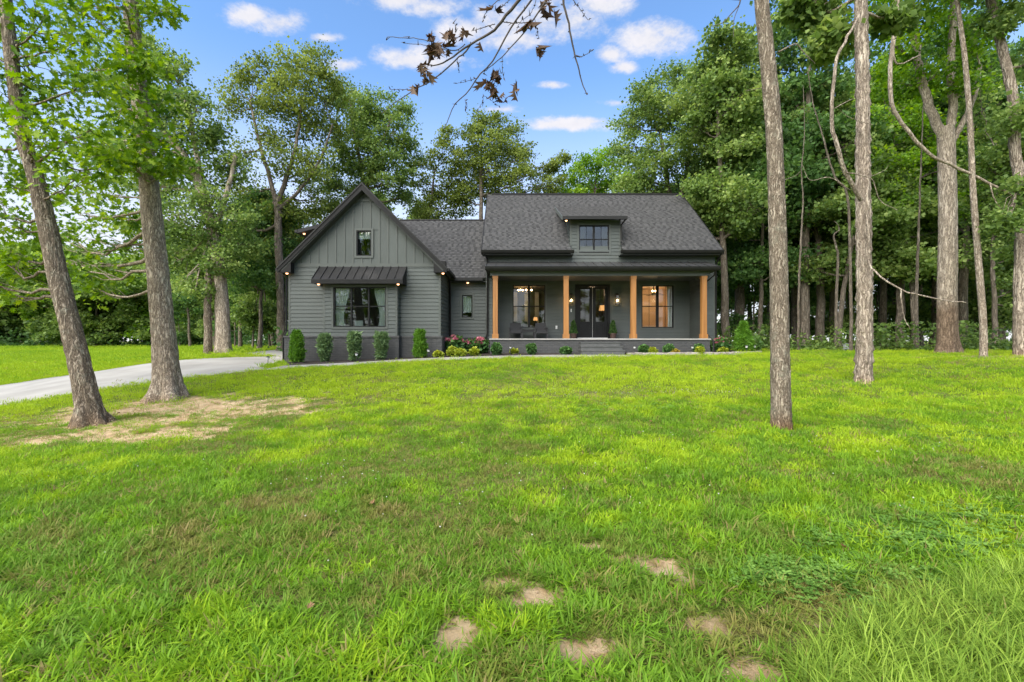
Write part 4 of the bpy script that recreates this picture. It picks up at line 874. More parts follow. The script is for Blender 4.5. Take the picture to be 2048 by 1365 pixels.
# ------------------------------------------------------------------ trees
def catmull(pts, n):
    pts = np.asarray(pts, float)
    if len(pts) < 3: t = np.linspace(0, 1, n)[:, None]; return pts[0] * (1 - t) + pts[-1] * t
    q = np.vstack([2 * pts[0] - pts[1], pts, 2 * pts[-1] - pts[-2]]); out = []
    for t in np.linspace(0, len(pts) - 1 - 1e-6, n):
        i = int(t); f = t - i; p0, p1, p2, p3 = q[i], q[i+1], q[i+2], q[i+3]
        out.append(.5 * (2*p1 + (p2 - p0) * f + (2*p0 - 5*p1 + 4*p2 - p3) * f*f + (3*p1 - p0 - 3*p2 + p3) * f**3))
    return np.array(out)
def np_tube(pts, rad, k, rough=0.0, flare=0.0, seed=0, vf=3.0, shag=0.0):
    pts = np.asarray(pts, float); n = len(pts); rad = np.asarray(rad, float) if hasattr(rad, '__len__') else np.full(n, rad)
    T = np.gradient(pts, axis=0); T /= np.linalg.norm(T, axis=1)[:, None] + 1e-9
    a = np.array([1., 0, 0]) if abs(T[0, 0]) < .9 else np.array([0, 1., 0]); A = np.zeros((n, 3))
    for i in range(n):
        a = a - T[i] * (a @ T[i]); a /= np.linalg.norm(a) + 1e-9; A[i] = a
    B = np.cross(T, A); w = np.linspace(0, 2 * np.pi, k, endpoint=False)
    d = A[:, None] * np.cos(w)[None, :, None] + B[:, None] * np.sin(w)[None, :, None]
    R = rad[:, None] * np.ones((1, k))
    if rough or flare or shag:
        s = np.r_[0, np.cumsum(np.linalg.norm(np.diff(pts, axis=0), axis=1))][:, None] * np.ones((1, k)); r0 = rad.max()
        cx_, sx_ = np.cos(w)[None] * np.ones((n, 1)), np.sin(w)[None] * np.ones((n, 1))
        if rough:
            fr = max(3.0, 2.2 / max(r0, .05) * .9) 
            nn = fbm(cx_ * 4.2 + 50, sx_ * 4.2 + 50, s * vf * .35, seed, 3); rg = np.abs(2 * vnoise(cx_ * 6.5 + 20, sx_ * 6.5 + 20, s * vf, seed + 9) - 1)
            R = R * (1 + rough * (1.3 * (nn - .5) + .8 * (rg - .45)))
            R = R * (1 + .10 * (vnoise(cx_ * .8 + 5, sx_ * .8 + 5, s * .8, seed + 3) - .5))
        if shag:
            pl = vnoise(np.floor(w / (2*np.pi) * 15)[None] * 3.7 + 0 * s, np.floor(s * 3.2 + 2 * hsh(np.floor(w / (2*np.pi) * 15)[None] + 0 * s, 0 * s, 0 * s, seed)), None, seed + 5)
            fr_ = s * 3.2 + 2 * hsh(np.floor(w / (2*np.pi) * 15)[None] + 0 * s, 0 * s, 0 * s, seed); fr_ = fr_ - np.floor(fr_)
            R = R + shag * pl * (1 - fr_) ** 2
        if flare:
            R = R * (1 + flare * np.exp(-s / (r0 * 1.1)) * (1 + .55 * np.sin(w * 5 + seed)[None] + .35 * np.sin(w * 3 + 2 * seed)[None]))
    V = (pts[:, None] + d * R[..., None]).reshape(-1, 3); id_ = np.arange(n * k).reshape(n, k)
    f = np.stack([id_[:-1].ravel(), np.roll(id_, -1, 1)[:-1].ravel(), np.roll(id_, -1, 1)[1:].ravel(), id_[1:].ravel()], 1)
    return V, f
class TB:
    def __init__(s): s.V = []; s.F = []; s.n = 0; s.foot = []
    def add(s, V, f, foot=None):
        s.V.append(V); s.F.append(f + s.n); s.n += len(V); s.foot.append(np.zeros(len(V)) if foot is None else foot)
    def build(s, name, mat, parent):
        me = np_mesh(name, np.concatenate(s.V), np.concatenate(s.F), parent); fattr(me, 'foot', np.concatenate(s.foot)); return link_mesh(name, me, mat, parent, smooth=True)
RHOMB = (np.array([(0, 0, 0), (.5, .42, .10), (0, 1, 0), (-.5, .42, .10)]), np.array([(0, 1, 2), (0, 2, 3)]))
OAKL = (np.array([(0, 0, 0), (.10, .18, .02), (.34, .20, .06), (.16, .36, .03), (.48, .52, .09), (.18, .60, .03), (.34, .86, .04), (.08, .82, .0), (0, 1.05, -.06), (-.08, .82, .0), (-.34, .86, .04), (-.18, .60, .03), (-.48, .52, .09), (-.16, .36, .03), (-.34, .20, .06), (-.10, .18, .02)]),
        np.array([(0, 1, 3), (1, 2, 3), (3, 4, 5), (0, 3, 5), (5, 6, 7), (0, 5, 7), (0, 7, 8), (0, 8, 9), (0, 9, 11), (9, 10, 11), (0, 11, 13), (11, 12, 13), (0, 13, 15), (13, 14, 15)]))
SPRAY = (np.array([(0, 0, 0), (.16, .3, .05), (.05, .35, 0), (.22, .65, .04), (.04, .6, 0), (0, 1, 0), (-.04, .6, 0), (-.22, .65, .04), (-.05, .35, 0), (-.16, .3, .05)]),
         np.array([(0, 1, 2), (2, 3, 4), (0, 2, 4), (0, 4, 5), (0, 5, 6), (0, 6, 8), (6, 7, 8), (0, 8, 9)]))
def leaf_cloud(cent, size, tpl, rng, up=.7, droop=.35, width=.62, tint=None, dirs=None, sv=.3):
    n = len(cent); tv, tf = tpl
    nrm = rng.normal(size=(n, 3)) * .75; nrm[:, 2] = np.abs(nrm[:, 2]) * .5 + up; nrm /= np.linalg.norm(nrm, axis=1)[:, None]
    d = rng.normal(size=(n, 3)) if dirs is None else dirs + rng.normal(size=(n, 3)) * .45
    d[:, 2] -= droop; d -= nrm * (d * nrm).sum(1)[:, None]; d /= np.linalg.norm(d, axis=1)[:, None] + 1e-9
    s = np.cross(d, nrm); sz = size * (1 + sv * rng.normal(size=n)).clip(.4, 1.8)
    V = cent[:, None] + sz[:, None, None] * (s[:, None] * tv[None, :, 0:1] * width * 1.6 + d[:, None] * tv[None, :, 1:2] + nrm[:, None] * tv[None, :, 2:3])
    f = (tf[None] + (np.arange(n) * len(tv))[:, None, None]).reshape(-1, tf.shape[1])
    t = rng.uniform(0, 1, n) if tint is None else tint
    return V.reshape(-1, 3), f, np.repeat(t, len(tv))
def leaf_obj(name, parts, mat, parent, kind='stuff'):
    V = np.concatenate([p[0] for p in parts]); o = 0; Fs = []
    for p in parts: Fs.append(p[1] + o); o += len(p[0])
    me = np_mesh(name, V, np.concatenate(Fs), parent); fattr(me, 'tint', np.concatenate([p[2] for p in parts]))
    return link_mesh(name, me, mat, parent, kind)
def bez(p, q, n, rng, lift=.25, wob=.06):
    p, q = np.asarray(p), np.asarray(q); L = np.linalg.norm(q - p); t = np.linspace(0, 1, n)[:, None]
    c = (p + q) / 2 + np.array([0, 0, -lift * L * .5]) + rng.normal(size=3) * wob * L
    return (1-t)**2 * p + 2*t*(1-t) * c + t*t * q + np.sin(t * np.pi) * rng.normal(size=(n, 3)) * wob * L * .25
def grow(name, label, trunks, lobes, leaf='leaf_wood', bark='bark_far', group=None, lsize=.2, dens=1.0, tpl=RHOMB, nseg=14, k=14, rough=.06, flare=.4, seed=1,
         base=None, per=None, shag=0.0, extra=None, limb_frac=(.45, 1.0), up=.28, droop=.45, foot_h=.0, lobe_branch=True, cat='tree', vf=3.0, spread=.26, cl_leaf=108, twig_k=3, limb_r=1.0, lw=.62, foot_soft=1.1):
    """trunks: list of (points, r0, r1) in world space, first = main stem; lobes: (centre, radius) world"""
    rng = np.random.default_rng(seed); base = trunks[0][0][0] if base is None else base
    T = thing(name, label, cat, tuple(base), group); tb = TB(); axes = []
    for i, (pts, r0, r1) in enumerate(trunks):
        n = nseg if i == 0 else max(6, nseg // 2)
        c = catmull(pts, n); c[1:-1] += rng.normal(size=(n - 2, 3)) * np.array([1, 1, 0]) * r0 * .10
        if i == 0 and n > 40: c = catmull(pts, n)
        tt = np.linspace(0, 1, n); rr = r0 + (r1 - r0) * tt ** .9
        V, f = np_tube(c, rr, k, rough, flare if i == 0 else 0, seed + i, vf, shag)
        ft = sstep(0, foot_soft, 1 - (V[:, 2] - base[2]) / foot_h + .3 * (fbm(V[:, 0] * 5, V[:, 1] * 5, V[:, 2] * 4, seed, 3) - .5)) if foot_h else None
        tb.add(V, f, ft); axes.append((c, rr))
    AP = np.concatenate([a[0][int(limb_frac[0] * len(a[0])) if i == 0 else 1:] for i, a in enumerate(axes)]); AR = np.concatenate([a[1][int(limb_frac[0] * len(a[1])) if i == 0 else 1:] for i, a in enumerate(axes)])
    parts = []
    for li, lb in enumerate(lobes):
        c, R = np.asarray(lb[0], float), lb[1]; dn_ = lb[2] if len(lb) > 2 else 1.0
        dist = np.linalg.norm((AP - c) * np.array([1, 1, .8]), axis=1) + np.maximum(0, AP[:, 2] - c[2] + .3 * R) * 2.2
        j = int(np.argmin(dist)); st = AP[j]
        Lp = bez(st, c, 8, rng); r_ = limb_r * min(AR[j] * .55, .02 + .035 * np.linalg.norm(c - st) * .6 + .012 * R)
        V, f = np_tube(Lp, np.linspace(r_, r_ * .35, 8), 5, 0); tb.add(V, f)
        nc = max(6, int(9 * R ** 1.7 * dens * dn_ / (lsize / .17) ** .5)); u = rng.normal(size=(nc, 3)); u /= np.linalg.norm(u, axis=1)[:, None]
        rad = R * rng.uniform(.35, 1.0, nc) ** .6; cc = c + u * rad[:, None] * np.array([1, 1, .82])
        for q in cc:
            i0 = rng.integers(3, 8); V, f = np_tube(bez(Lp[i0], q, 4, rng, .1, .1), np.linspace(max(.008, r_ * .28), .004, 4), twig_k, 0); tb.add(V, f)
        nl = int(cl_leaf * (1.0)); w = rng.uniform(.6, 1.4, nc); cl = np.repeat(np.arange(nc), (nl * w).astype(int))
        sp = min(spread * (.6 + .4 * R), .65) * rng.uniform(.7, 1.3, nc)
        off = rng.normal(size=(len(cl), 3)) * np.array([1, 1, .55]) * sp[cl][:, None]
        ct = np.clip(rng.uniform(.2, .7, nc)[cl] + rng.normal(size=len(cl)) * .16 + (lb[3] if len(lb) > 3 else 0), 0, 1)
        dr = off / (np.linalg.norm(off, axis=1)[:, None] + 1e-6)
        parts.append(leaf_cloud(cc[cl] + off, lsize, tpl, rng, up, droop, lw, tint=ct, dirs=dr * .9))
    if extra: extra(tb, parts, rng)
    tb.build('trunk', M[bark], T)
    if parts: leaf_obj('crown', parts, M[leaf], T)
    return T
def px_lobes(rows, Y, seed=0):
    rg = np.random.default_rng(seed + 100); out = []
    for r in rows:
        y = Y + (r[3] if len(r) > 3 else rg.uniform(-1, 1) * r[2] * Y / F * .9); out.append((P(r[0], r[1], y), r[2] * Y / F) + tuple(r[4:]))
    return out
def px_line(rows, Y): return [P(u, v, Y + (d[0] if d else 0)) for u, v, *d in rows]
def foot_pt(u, Y):
    x = XR(u, Y); return (x, Y, gz(x, Y) - .12)

# two leaning oaks by the driveway
Y = 8.8
grow('oak_tree', 'leaning dark oak with leafy branches and furrowed bark, nearest the driveway bend', [([foot_pt(183, Y)] + px_line([(172, 790), (150, 690), (118, 560), (92, 440), (70, 350), (45, 270), (25, 130), (8, -40), (0, -260)], Y), .20, .08)],
     px_lobes([(20, 40, 60), (90, 30, 70, -.8), (140, 90, 60), (60, 130, 75), (10, 190, 60), (110, 190, 70, 1.0), (160, 170, 50), (50, 260, 65, -.7), (-10, 290, 60), (120, 290, 60), (180, 260, 55), (20, 370, 60), (90, 380, 45, 1.2), (150, 360, 50), (30, 450, 55), (100, 470, 40, 1.3), (-30, 420, 70), (15, 530, 40, .8), (60, 520, 40, 1.2), (100, 560, 34, 1.6), (30, 590, 30, 1.4), (-40, 560, 50, .6), (200, 340, 40, 1.4), (-40, 100, 80), (40, -80, 80), (60, -240, 110)], Y, 1), 'leaf_oak', 'bark_oak',
     lsize=.14, dens=1.75, tpl=OAKL, nseg=150, k=64, rough=.13, flare=.95, seed=3, foot_h=.5, limb_frac=(.3, 1), cl_leaf=26, spread=.25, vf=5, up=.4, limb_r=.5, lw=.5, droop=.6)
Y = 11.5
grow('oak_tree', 'thick straight oak with leafy sprouts up its trunk, beside the driveway', [([foot_pt(335, Y)] + px_line([(333, 760), (328, 680), (318, 570), (306, 450), (296, 350), (286, 250), (272, 120), (262, 20), (258, -120), (250, -320)], Y), .30, .13)],
     px_lobes([(190, 40, 50), (150, 0, 70), (230, 110, 50, -.6), (180, 140, 55, 1), (255, 160, 34, -.8, 1.5), (285, 125, 26, -.8, 1.5), (292, 205, 28, -.7, 1.5), (220, 220, 50, 1.0), (275, 250, 32, -.8, 1.5), (300, 285, 34, -.8, 1.6), (318, 315, 26, -.7, 1.6), (250, 320, 46, -.6, 1.3), (190, 300, 55, 1), (338, 335, 18, -.7, 1.4), (275, 340, 30, -.8, 1.6), (210, 390, 50, .6), (160, 430, 50, 1.4), (240, 440, 30, .8), (200, 480, 48, 1.0), (160, 530, 34, 1.2), (230, 540, 34, 1.3), (130, 470, 44, 1.8), (110, 520, 38, 2.2), (200, 580, 26, 1.6), (170, 340, 50, 1.5), (255, 490, 32, 1.0), (250, 10, 50, -.8), (310, 12, 26), (330, 20, 18), (270, -90, 70), (180, -90, 80), (250, -260, 110)], Y, 2), 'leaf_oak', 'bark_grey',
     lsize=.155, dens=1.75, tpl=OAKL, nseg=150, k=64, rough=.10, flare=.95, seed=5, foot_h=.35, limb_frac=(.2, 1), cl_leaf=26, spread=.26, vf=5, up=.4, limb_r=.45, lw=.5, droop=.6)
# right lawn trees
Y = 7.0
grow('slender_tree', 'slender straight bare trunk standing alone in the front lawn, reddish at its foot', [([foot_pt(1563, Y)] + px_line([(1562, 800), (1560, 700), (1557, 550), (1554, 420), (1549, 280), (1540, 170), (1530, 70), (1522, -10), (1512, -200), (1505, -420)], Y), .147, .085)],
     px_lobes([(1480, -470, 70), (1560, -500, 70), (1520, -600, 90)], Y, 3), 'leaf_wood', 'bark_lawn', lsize=.118, dens=.8, nseg=170, k=64, rough=.10, flare=.14, seed=7, foot_h=.45, limb_frac=(.8, 1), vf=6,
     extra=lambda tb, parts, rng: [tb.add(*np_tube(catmull(px_line(l, Y), 14), np.linspace(r, .004, 14), 5)) for l, r in (([(1556, 105), (1575, 95), (1593, 88), (1606, 103), (1630, 127)], .016), ([(1551, 165), (1525, 175), (1490, 182)], .007), ([(1562, 362), (1590, 352), (1600, 343)], .006))])
Y = 11.7
def vines(tb, parts, rng):
    for l, r in (([(1722, 400, -.25), (1690, 340, -.5), (1668, 270, -.6), (1664, 210, -.6), (1672, 130, -.6), (1690, 80, -.5), (1715, 40, -.3), (1733, -15, -.25)], .055),
                 ([(1724, 392, -.3), (1716, 300, -.5), (1709, 385, -.4)], .006),
                 ([(1732, 420, -.28), (1737, 470, -.3), (1735, 520, -.3), (1760, 552, -.6), (1802, 580, -.9), (1850, 592, -1.0), (1900, 602, -1.0), (1932, 605, -1.0)], .028),
                 ([(1802, 580, -.9), (1804, 610, -.9), (1810, 640, -.9), (1820, 657, -.9)], .017),
                 ([(1690, 345, -.5), (1720, 350, -.5), (1745, 360, -.5), (1760, 400, -.5), (1795, 420, -.6)], .014),
                 ([(1667, 218, -.6), (1700, 200, -.6), (1720, 195, -.4)], .012), ([(1745, 352, -.4), (1770, 340, -.4), (1778, 330, -.5)], .007),
                 ([(1700, 380, -.4), (1660, 355, -.4), (1620, 360, -.3), (1605, 330, -.3)], .010), ([(1745, 250, -.3), (1700, 235, -.3), (1680, 220, -.3)], .008)):
        p = catmull(px_line(l, Y), 24); tb.add(*np_tube(p + rng.normal(size=p.shape) * r * .25, np.linspace(r, r * .45, 24), 7))
grow('hickory_tree', 'tall shaggy barked hickory with a bare twisting vine, in the right lawn', [([foot_pt(1727, Y)] + px_line([(1728, 715), (1729, 600), (1727, 480), (1726, 360), (1726, 240), (1724, 120), (1722, 0), (1720, -150), (1718, -300)], Y), .18, .12)],
     px_lobes([(1640, 30, 26, 1, .35), (1600, 10, 24, 1, .35), (1680, 60, 24, .6, .35), (1650, 100, 20, 1, .3), (1780, 40, 26, .5, .35), (1700, -150, 90), (1800, -200, 80), (1720, -330, 110)], Y, 4), 'leaf_wood', 'bark_shag', lsize=.15, dens=1.0, nseg=170, k=90, rough=.07, flare=.22, seed=9, shag=.05, foot_h=.35, limb_frac=(.75, 1), extra=vines, vf=4)
Y = 18.0
def fork_vine(tb, parts, rng):
    for l, r in (([(1800, -20, -3), (1786, 80, -3), (1782, 200, -3), (1800, 240, -3), (1840, 290, -3), (1870, 315, -3), (1920, 340, -3), (1985, 370, -3), (2060, 410, -3)], .07), ([(1786, 100, -3), (1796, 128, -3), (1840, 110, -3)], .03), ([(1980, 370, -3), (1990, 400, -3), (2010, 425, -3)], .02)):
        p = catmull(px_line(l, Y), 24); tb.add(*np_tube(p + rng.normal(size=p.shape) * r * .25, np.linspace(r, r * .5, 24), 7))
grow('forked_tree', 'massive pale tree with a dark banded base, forking high at the edge of the woods', [([foot_pt(1896, Y)] + px_line([(1895, 650), (1895, 540), (1896, 420), (1893, 300), (1890, 255)], Y), .335, .26), (px_line([(1892, 285), (1865, 230), (1845, 165), (1832, 100), (1822, 20), (1815, -120)], Y), .18, .09), (px_line([(1896, 285), (1905, 220), (1902, 130), (1905, 40), (1915, -100)], Y), .165, .09), (px_line([(1902, 290), (1925, 245), (1950, 190), (1960, 130)], Y), .12, .06)],
     px_lobes([(1840, 60, 40), (1900, 70, 45), (1790, 90, 40), (1950, 90, 45), (1870, 150, 38), (1930, 180, 38), (1810, 170, 34), (1760, 40, 40), (1850, -60, 90), (1950, -70, 90), (1760, -90, 90)], Y, 5), 'leaf_bright', 'bark_pale', lsize=.118, dens=1.0, nseg=80, k=48, rough=.06, flare=.45, seed=11, foot_h=2.6, foot_soft=.35, extra=fork_vine)
Y = 15.0
grow('young_tree', 'thin pale young tree between the two big trunks at the woods edge', [([foot_pt(1967, Y)] + px_line([(1966, 640), (1955, 500), (1946, 380), (1940, 250), (1930, 120), (1918, 30), (1900, -120), (1890, -300)], Y), .105, .05)], px_lobes([(1880, -150, 80), (1920, -250, 90), (1860, -300, 90)], Y, 6), 'leaf_bright', 'bark_grey', lsize=.18, nseg=90, k=28, rough=.08, flare=.3, seed=13, limb_frac=(.75, 1))
grow('shaggy_tree', 'big shaggy trunk half hidden in leaves, last tree along the woods edge', [([foot_pt(2043, Y)] + px_line([(2040, 640), (2043, 480), (2042, 380), (2030, 300), (2026, 200), (2010, 120), (1990, 40), (1975, -40), (1960, -200)], Y), .175, .09)],
     px_lobes([(2060, 380, 40, -.6), (2020, 440, 22, -.6), (2070, 120, 55), (2060, 230, 48, -.5), (1985, 60, 30), (2030, 20, 45), (2090, 470, 60), (1950, -60, 70), (2040, -120, 90)], Y, 7), 'leaf_wood', 'bark_shag', lsize=.118, nseg=90, k=60, rough=.08, flare=.35, seed=15, shag=.04, limb_frac=(.4, 1), foot_h=.5)

# trees round the house
Y = 23.0
grow('oak_tree', 'big leaning pale trunked oak across the driveway, left of the house', [([foot_pt(446, Y)] + px_line([(445, 640), (440, 560), (428, 470), (412, 415), (390, 350), (365, 310), (335, 270), (305, 225)], Y), .36, .14), (px_line([(408, 420), (400, 370), (396, 320), (385, 260), (370, 200)], Y), .17, .09), (px_line([(425, 470), (450, 400), (468, 330), (470, 310)], Y), .15, .08)],
     px_lobes([(265, 80, 40), (300, 130, 48), (345, 130, 30), (350, 185, 45), (300, 215, 50), (395, 215, 40), (380, 270, 48), (320, 300, 50), (430, 262, 32), (440, 320, 38), (370, 350, 46), (300, 370, 50), (430, 390, 40), (350, 430, 55), (290, 460, 45), (400, 470, 45), (470, 430, 40), (440, 520, 40), (360, 520, 50), (480, 490, 40), (390, 580, 36), (460, 345, 30), (250, 180, 50), (240, 280, 50)], Y, 8), 'leaf_wood', 'bark_pale', lsize=.118, dens=1.15, nseg=60, k=30, rough=.07, flare=.5, seed=17, limb_frac=(.4, 1), foot_h=.4)
Y = 22.6
st = [foot_pt(416, Y)] + px_line([(416, 680), (416, 620), (417, 560), (415, 520)], Y)
grow('snag_tree', 'stubby dead reddish trunk right behind the leaning oak', [(st, .20, .13)], [], 'leaf_wood', 'bark_oak', nseg=24, k=20, rough=.12, flare=.25, seed=19)
Y = 27.0
grow('tall_oak_tree', 'tall open oak with forked limbs rising left of the gable', [([foot_pt(563, Y)] + px_line([(562, 640), (560, 560), (557, 480), (556, 420), (552, 400)], Y), .25, .19), (px_line([(553, 405), (535, 340), (520, 290), (508, 240), (500, 200)], Y), .14, .05), (px_line([(556, 405), (575, 350), (590, 300), (600, 240), (610, 180)], Y), .15, .05), (px_line([(556, 420), (600, 380), (640, 320), (665, 250)], Y), .12, .05)],
     px_lobes([(465, 165, 34, 1, .8), (450, 215, 30, .5, .8), (535, 145, 36), (500, 205, 36), (505, 150, 25), (580, 140, 40), (625, 120, 34), (660, 140, 34), (600, 180, 45), (560, 200, 40), (650, 200, 44), (540, 260, 38, 0, .8), (600, 250, 44), (650, 260, 45), (480, 300, 32, 1, .7), (560, 320, 40, 0, .8), (620, 330, 45), (500, 380, 45, 2), (540, 430, 44, 2), (590, 420, 44, 1), (640, 400, 40, 2), (480, 450, 40, 2), (585, 475, 40, 2), (530, 500, 40, 2)], Y, 9), 'leaf_olive', 'bark_far', lsize=.118, dens=1.0, nseg=40, k=18, rough=.05, seed=21, limb_frac=(.55, 1), spread=.32)
Y = 31.0
grow('oak_tree', 'rounded dense oak rising behind the gable peak', [([foot_pt(735, Y)] + px_line([(735, 560), (732, 450), (730, 380)], Y), .30, .22), (px_line([(730, 385), (720, 320), (705, 250), (700, 200)], Y), .16, .06), (px_line([(731, 385), (750, 320), (770, 270), (785, 230)], Y), .16, .06)],
     px_lobes([(690, 190, 34), (715, 215, 38), (755, 210, 36), (795, 215, 28), (700, 260, 44), (745, 265, 44), (790, 262, 38), (812, 300, 30), (770, 310, 42), (725, 320, 44), (690, 320, 40), (815, 345, 22), (780, 355, 36), (740, 370, 36), (690, 380, 36), (660, 430, 40), (640, 360, 36), (800, 395, 26)], Y, 10), 'leaf_wood', 'bark_far', lsize=.125, dens=1.15, nseg=30, k=14, rough=.05, seed=23, limb_frac=(.5, 1))
Y = 34.0
grow('thin_tree', 'thin airy tree showing above the middle roof', [([foot_pt(850, Y)] + px_line([(850, 560), (852, 470), (862, 400), (870, 340)], Y), .2, .06)],
     px_lobes([(862, 320, 22, 0, .9), (892, 272, 24), (900, 310, 28), (868, 370, 30, 0, .8), (905, 360, 34), (880, 410, 34), (835, 410, 26), (850, 430, 28), (915, 410, 34), (842, 360, 22, 0, .8), (835, 330, 16, 0, .6), (925, 350, 24)], Y, 11), 'leaf_olive', 'bark_far', lsize=.125, dens=1.0, nseg=24, k=12, seed=25, limb_frac=(.5, 1))
grow('gum_tree', 'pointed crown tree standing tallest behind the main roof', [([foot_pt(965, Y)] + px_line([(965, 560), (962, 420), (962, 320), (962, 250)], Y), .26, .06)],
     px_lobes([(958, 235, 18), (985, 245, 22), (1022, 250, 20), (945, 270, 26), (975, 285, 34), (1015, 290, 32), (935, 320, 30), (980, 335, 40), (1035, 320, 30), (1060, 300, 18), (1045, 360, 34), (1000, 380, 40), (950, 370, 36), (1085, 345, 24), (1090, 385, 30), (925, 390, 28), (1110, 330, 14, 0, .7), (1128, 318, 10, 0, .6), (1110, 370, 22)], Y, 12), 'leaf_olive', 'bark_far', lsize=.125, dens=1.15, nseg=24, k=12, seed=27, limb_frac=(.35, 1))
grow('maple_tree', 'low bright green maple peeping over the main roof ridge', [([foot_pt(1190, Y + 1)] + px_line([(1190, 560), (1188, 450), (1190, 380)], Y + 1), .2, .09)],
     px_lobes([(1140, 350, 20), (1165, 335, 24), (1195, 318, 24), (1225, 320, 24), (1150, 380, 30), (1190, 365, 34), (1230, 360, 34), (1260, 380, 34), (1130, 395, 26), (1175, 400, 30)], Y + 1, 13), 'leaf_bright', 'bark_far', lsize=.125, dens=1.15, nseg=24, k=12, seed=29, limb_frac=(.5, 1))
Y = 30.5
grow('woods_tree', 'tall wide crowned tree at the near corner of the woods', [([foot_pt(1360, Y)] + px_line([(1360, 560), (1345, 440), (1330, 330), (1320, 260)], Y), .32, .09), (px_line([(1348, 450), (1370, 360), (1385, 280), (1395, 220)], Y), .18, .06)],
     px_lobes([(1248, 245, 28), (1280, 200, 36), (1258, 290, 34), (1312, 180, 38), (1350, 150, 34), (1295, 245, 44), (1340, 215, 48), (1390, 185, 40), (1375, 245, 46), (1270, 340, 40), (1320, 310, 46), (1370, 320, 46), (1410, 285, 40), (1255, 385, 36), (1300, 380, 40), (1350, 390, 44), (1400, 370, 44), (1430, 340, 38), (1420, 430, 40), (1390, 440, 34)], Y, 14), 'leaf_wood', 'bark_far', lsize=.125, dens=1.15, nseg=30, k=14, seed=31, limb_frac=(.4, 1))
Y = 29.0
grow('woods_tree', 'high domed tree behind the slender lawn trunk', [([foot_pt(1478, Y)] + px_line([(1478, 560), (1476, 430), (1478, 300), (1490, 200)], Y), .34, .08)],
     px_lobes([(1440, 150, 38), (1480, 110, 36), (1520, 85, 32), (1550, 85, 26), (1420, 200, 42), (1470, 180, 46), (1525, 150, 44), (1570, 130, 30), (1440, 260, 48), (1500, 240, 50), (1555, 210, 42), (1600, 180, 30), (1460, 330, 48), (1520, 310, 50), (1570, 280, 44), (1450, 400, 44), (1500, 380, 44), (1550, 370, 40), (1470, 450, 32), (1530, 440, 32), (1500, 510, 28)], Y, 15), 'leaf_wood', 'bark_far', lsize=.125, dens=1.15, nseg=30, k=16, seed=33, limb_frac=(.3, 1))
Y = 27.0
grow('woods_tree', 'leafy tree filling the gap between slender trunk and shaggy hickory', [([foot_pt(1640, Y)] + px_line([(1640, 560), (1632, 440), (1620, 330), (1612, 250)], Y), .26, .07)],
     px_lobes([(1590, 250, 36), (1640, 225, 38), (1620, 170, 26), (1680, 215, 30), (1600, 310, 44), (1655, 290, 46), (1700, 270, 34), (1600, 380, 46), (1660, 360, 48), (1710, 340, 40), (1600, 440, 34), (1660, 430, 36), (1630, 500, 30), (1685, 490, 26)], Y, 16), 'leaf_wood', 'bark_far', lsize=.122, dens=1.15, nseg=30, k=16, seed=35, limb_frac=(.3, 1))
Y = 24.5
grow('maple_tree', 'bright green maple spreading right of the shaggy hickory', [([foot_pt(1800, Y)] + px_line([(1800, 560), (1796, 430), (1790, 320), (1785, 230)], Y), .22, .07)],
     px_lobes([(1760, 180, 34), (1790, 140, 36), (1830, 190, 34), (1760, 250, 40), (1815, 250, 42), (1765, 330, 46), (1830, 320, 48), (1870, 270, 40), (1760, 410, 44), (1820, 400, 48), (1870, 370, 46), (1930, 330, 44), (1925, 410, 40)], Y, 17), 'leaf_bright', 'bark_far', lsize=.122, dens=1.1, nseg=30, k=16, seed=37, limb_frac=(.25, 1))
Y = 21.0
grow('sapling_tree', 'bushy broad leaved sapling under the last shaggy trunk', [([foot_pt(1990, Y)] + px_line([(1990, 620), (1985, 520), (1990, 420), (1995, 300)], Y), .12, .04)],
     px_lobes([(1960, 180, 40), (1990, 250, 44), (1975, 330, 44), (2020, 320, 44), (1980, 410, 46), (2030, 420, 46), (1990, 500, 46), (2040, 510, 46), (2020, 580, 36), (2060, 590, 40), (2080, 300, 60), (2100, 450, 70)], Y, 18), 'leaf_wood', 'bark_far', lsize=.125, dens=1.15, nseg=30, k=12, seed=39, limb_frac=(.15, 1))

# woods behind: five kinds grown once, then copied singly
def wood_proto(seed, kind):
    rg = np.random.default_rng(seed); H = {'tall': 17, 'mid': 11, 'low': 6}[kind]; lb = []
    r0 = {'tall': .24, 'mid': .16, 'low': .08}[kind]; lean = rg.normal(size=2) * .5
    tr = [(0, 0, -.1), (lean[0] * .2, lean[1] * .2, H * .3), (lean[0] * .7, lean[1] * .7, H * .65), (lean[0], lean[1], H * .95)]
    n = {'tall': 20, 'mid': 15, 'low': 12}[kind]
    for i in range(n):
        t = rg.uniform({'tall': .42, 'mid': .36, 'low': .2}[kind], 1); w = {'tall': 3.0, 'mid': 2.4, 'low': 1.6}[kind] * (1 - .45 * t); a = rg.uniform(0, 6.283); q = w * rg.uniform(.2, 1)
        lb.append(((lean[0] * t + math.cos(a) * q, lean[1] * t + math.sin(a) * q, H * t), {'tall': 1.35, 'mid': 1.2, 'low': .85}[kind] * rg.uniform(.8, 1.2)))
    return tr, r0, lb
WOODS_LABEL = {'tall': 'tall straight woodland tree among many in the shade behind', 'mid': 'middling leafy woodland tree among many in the shade behind', 'low': 'small bushy understorey tree in the shade of the woods behind'}
protos = []
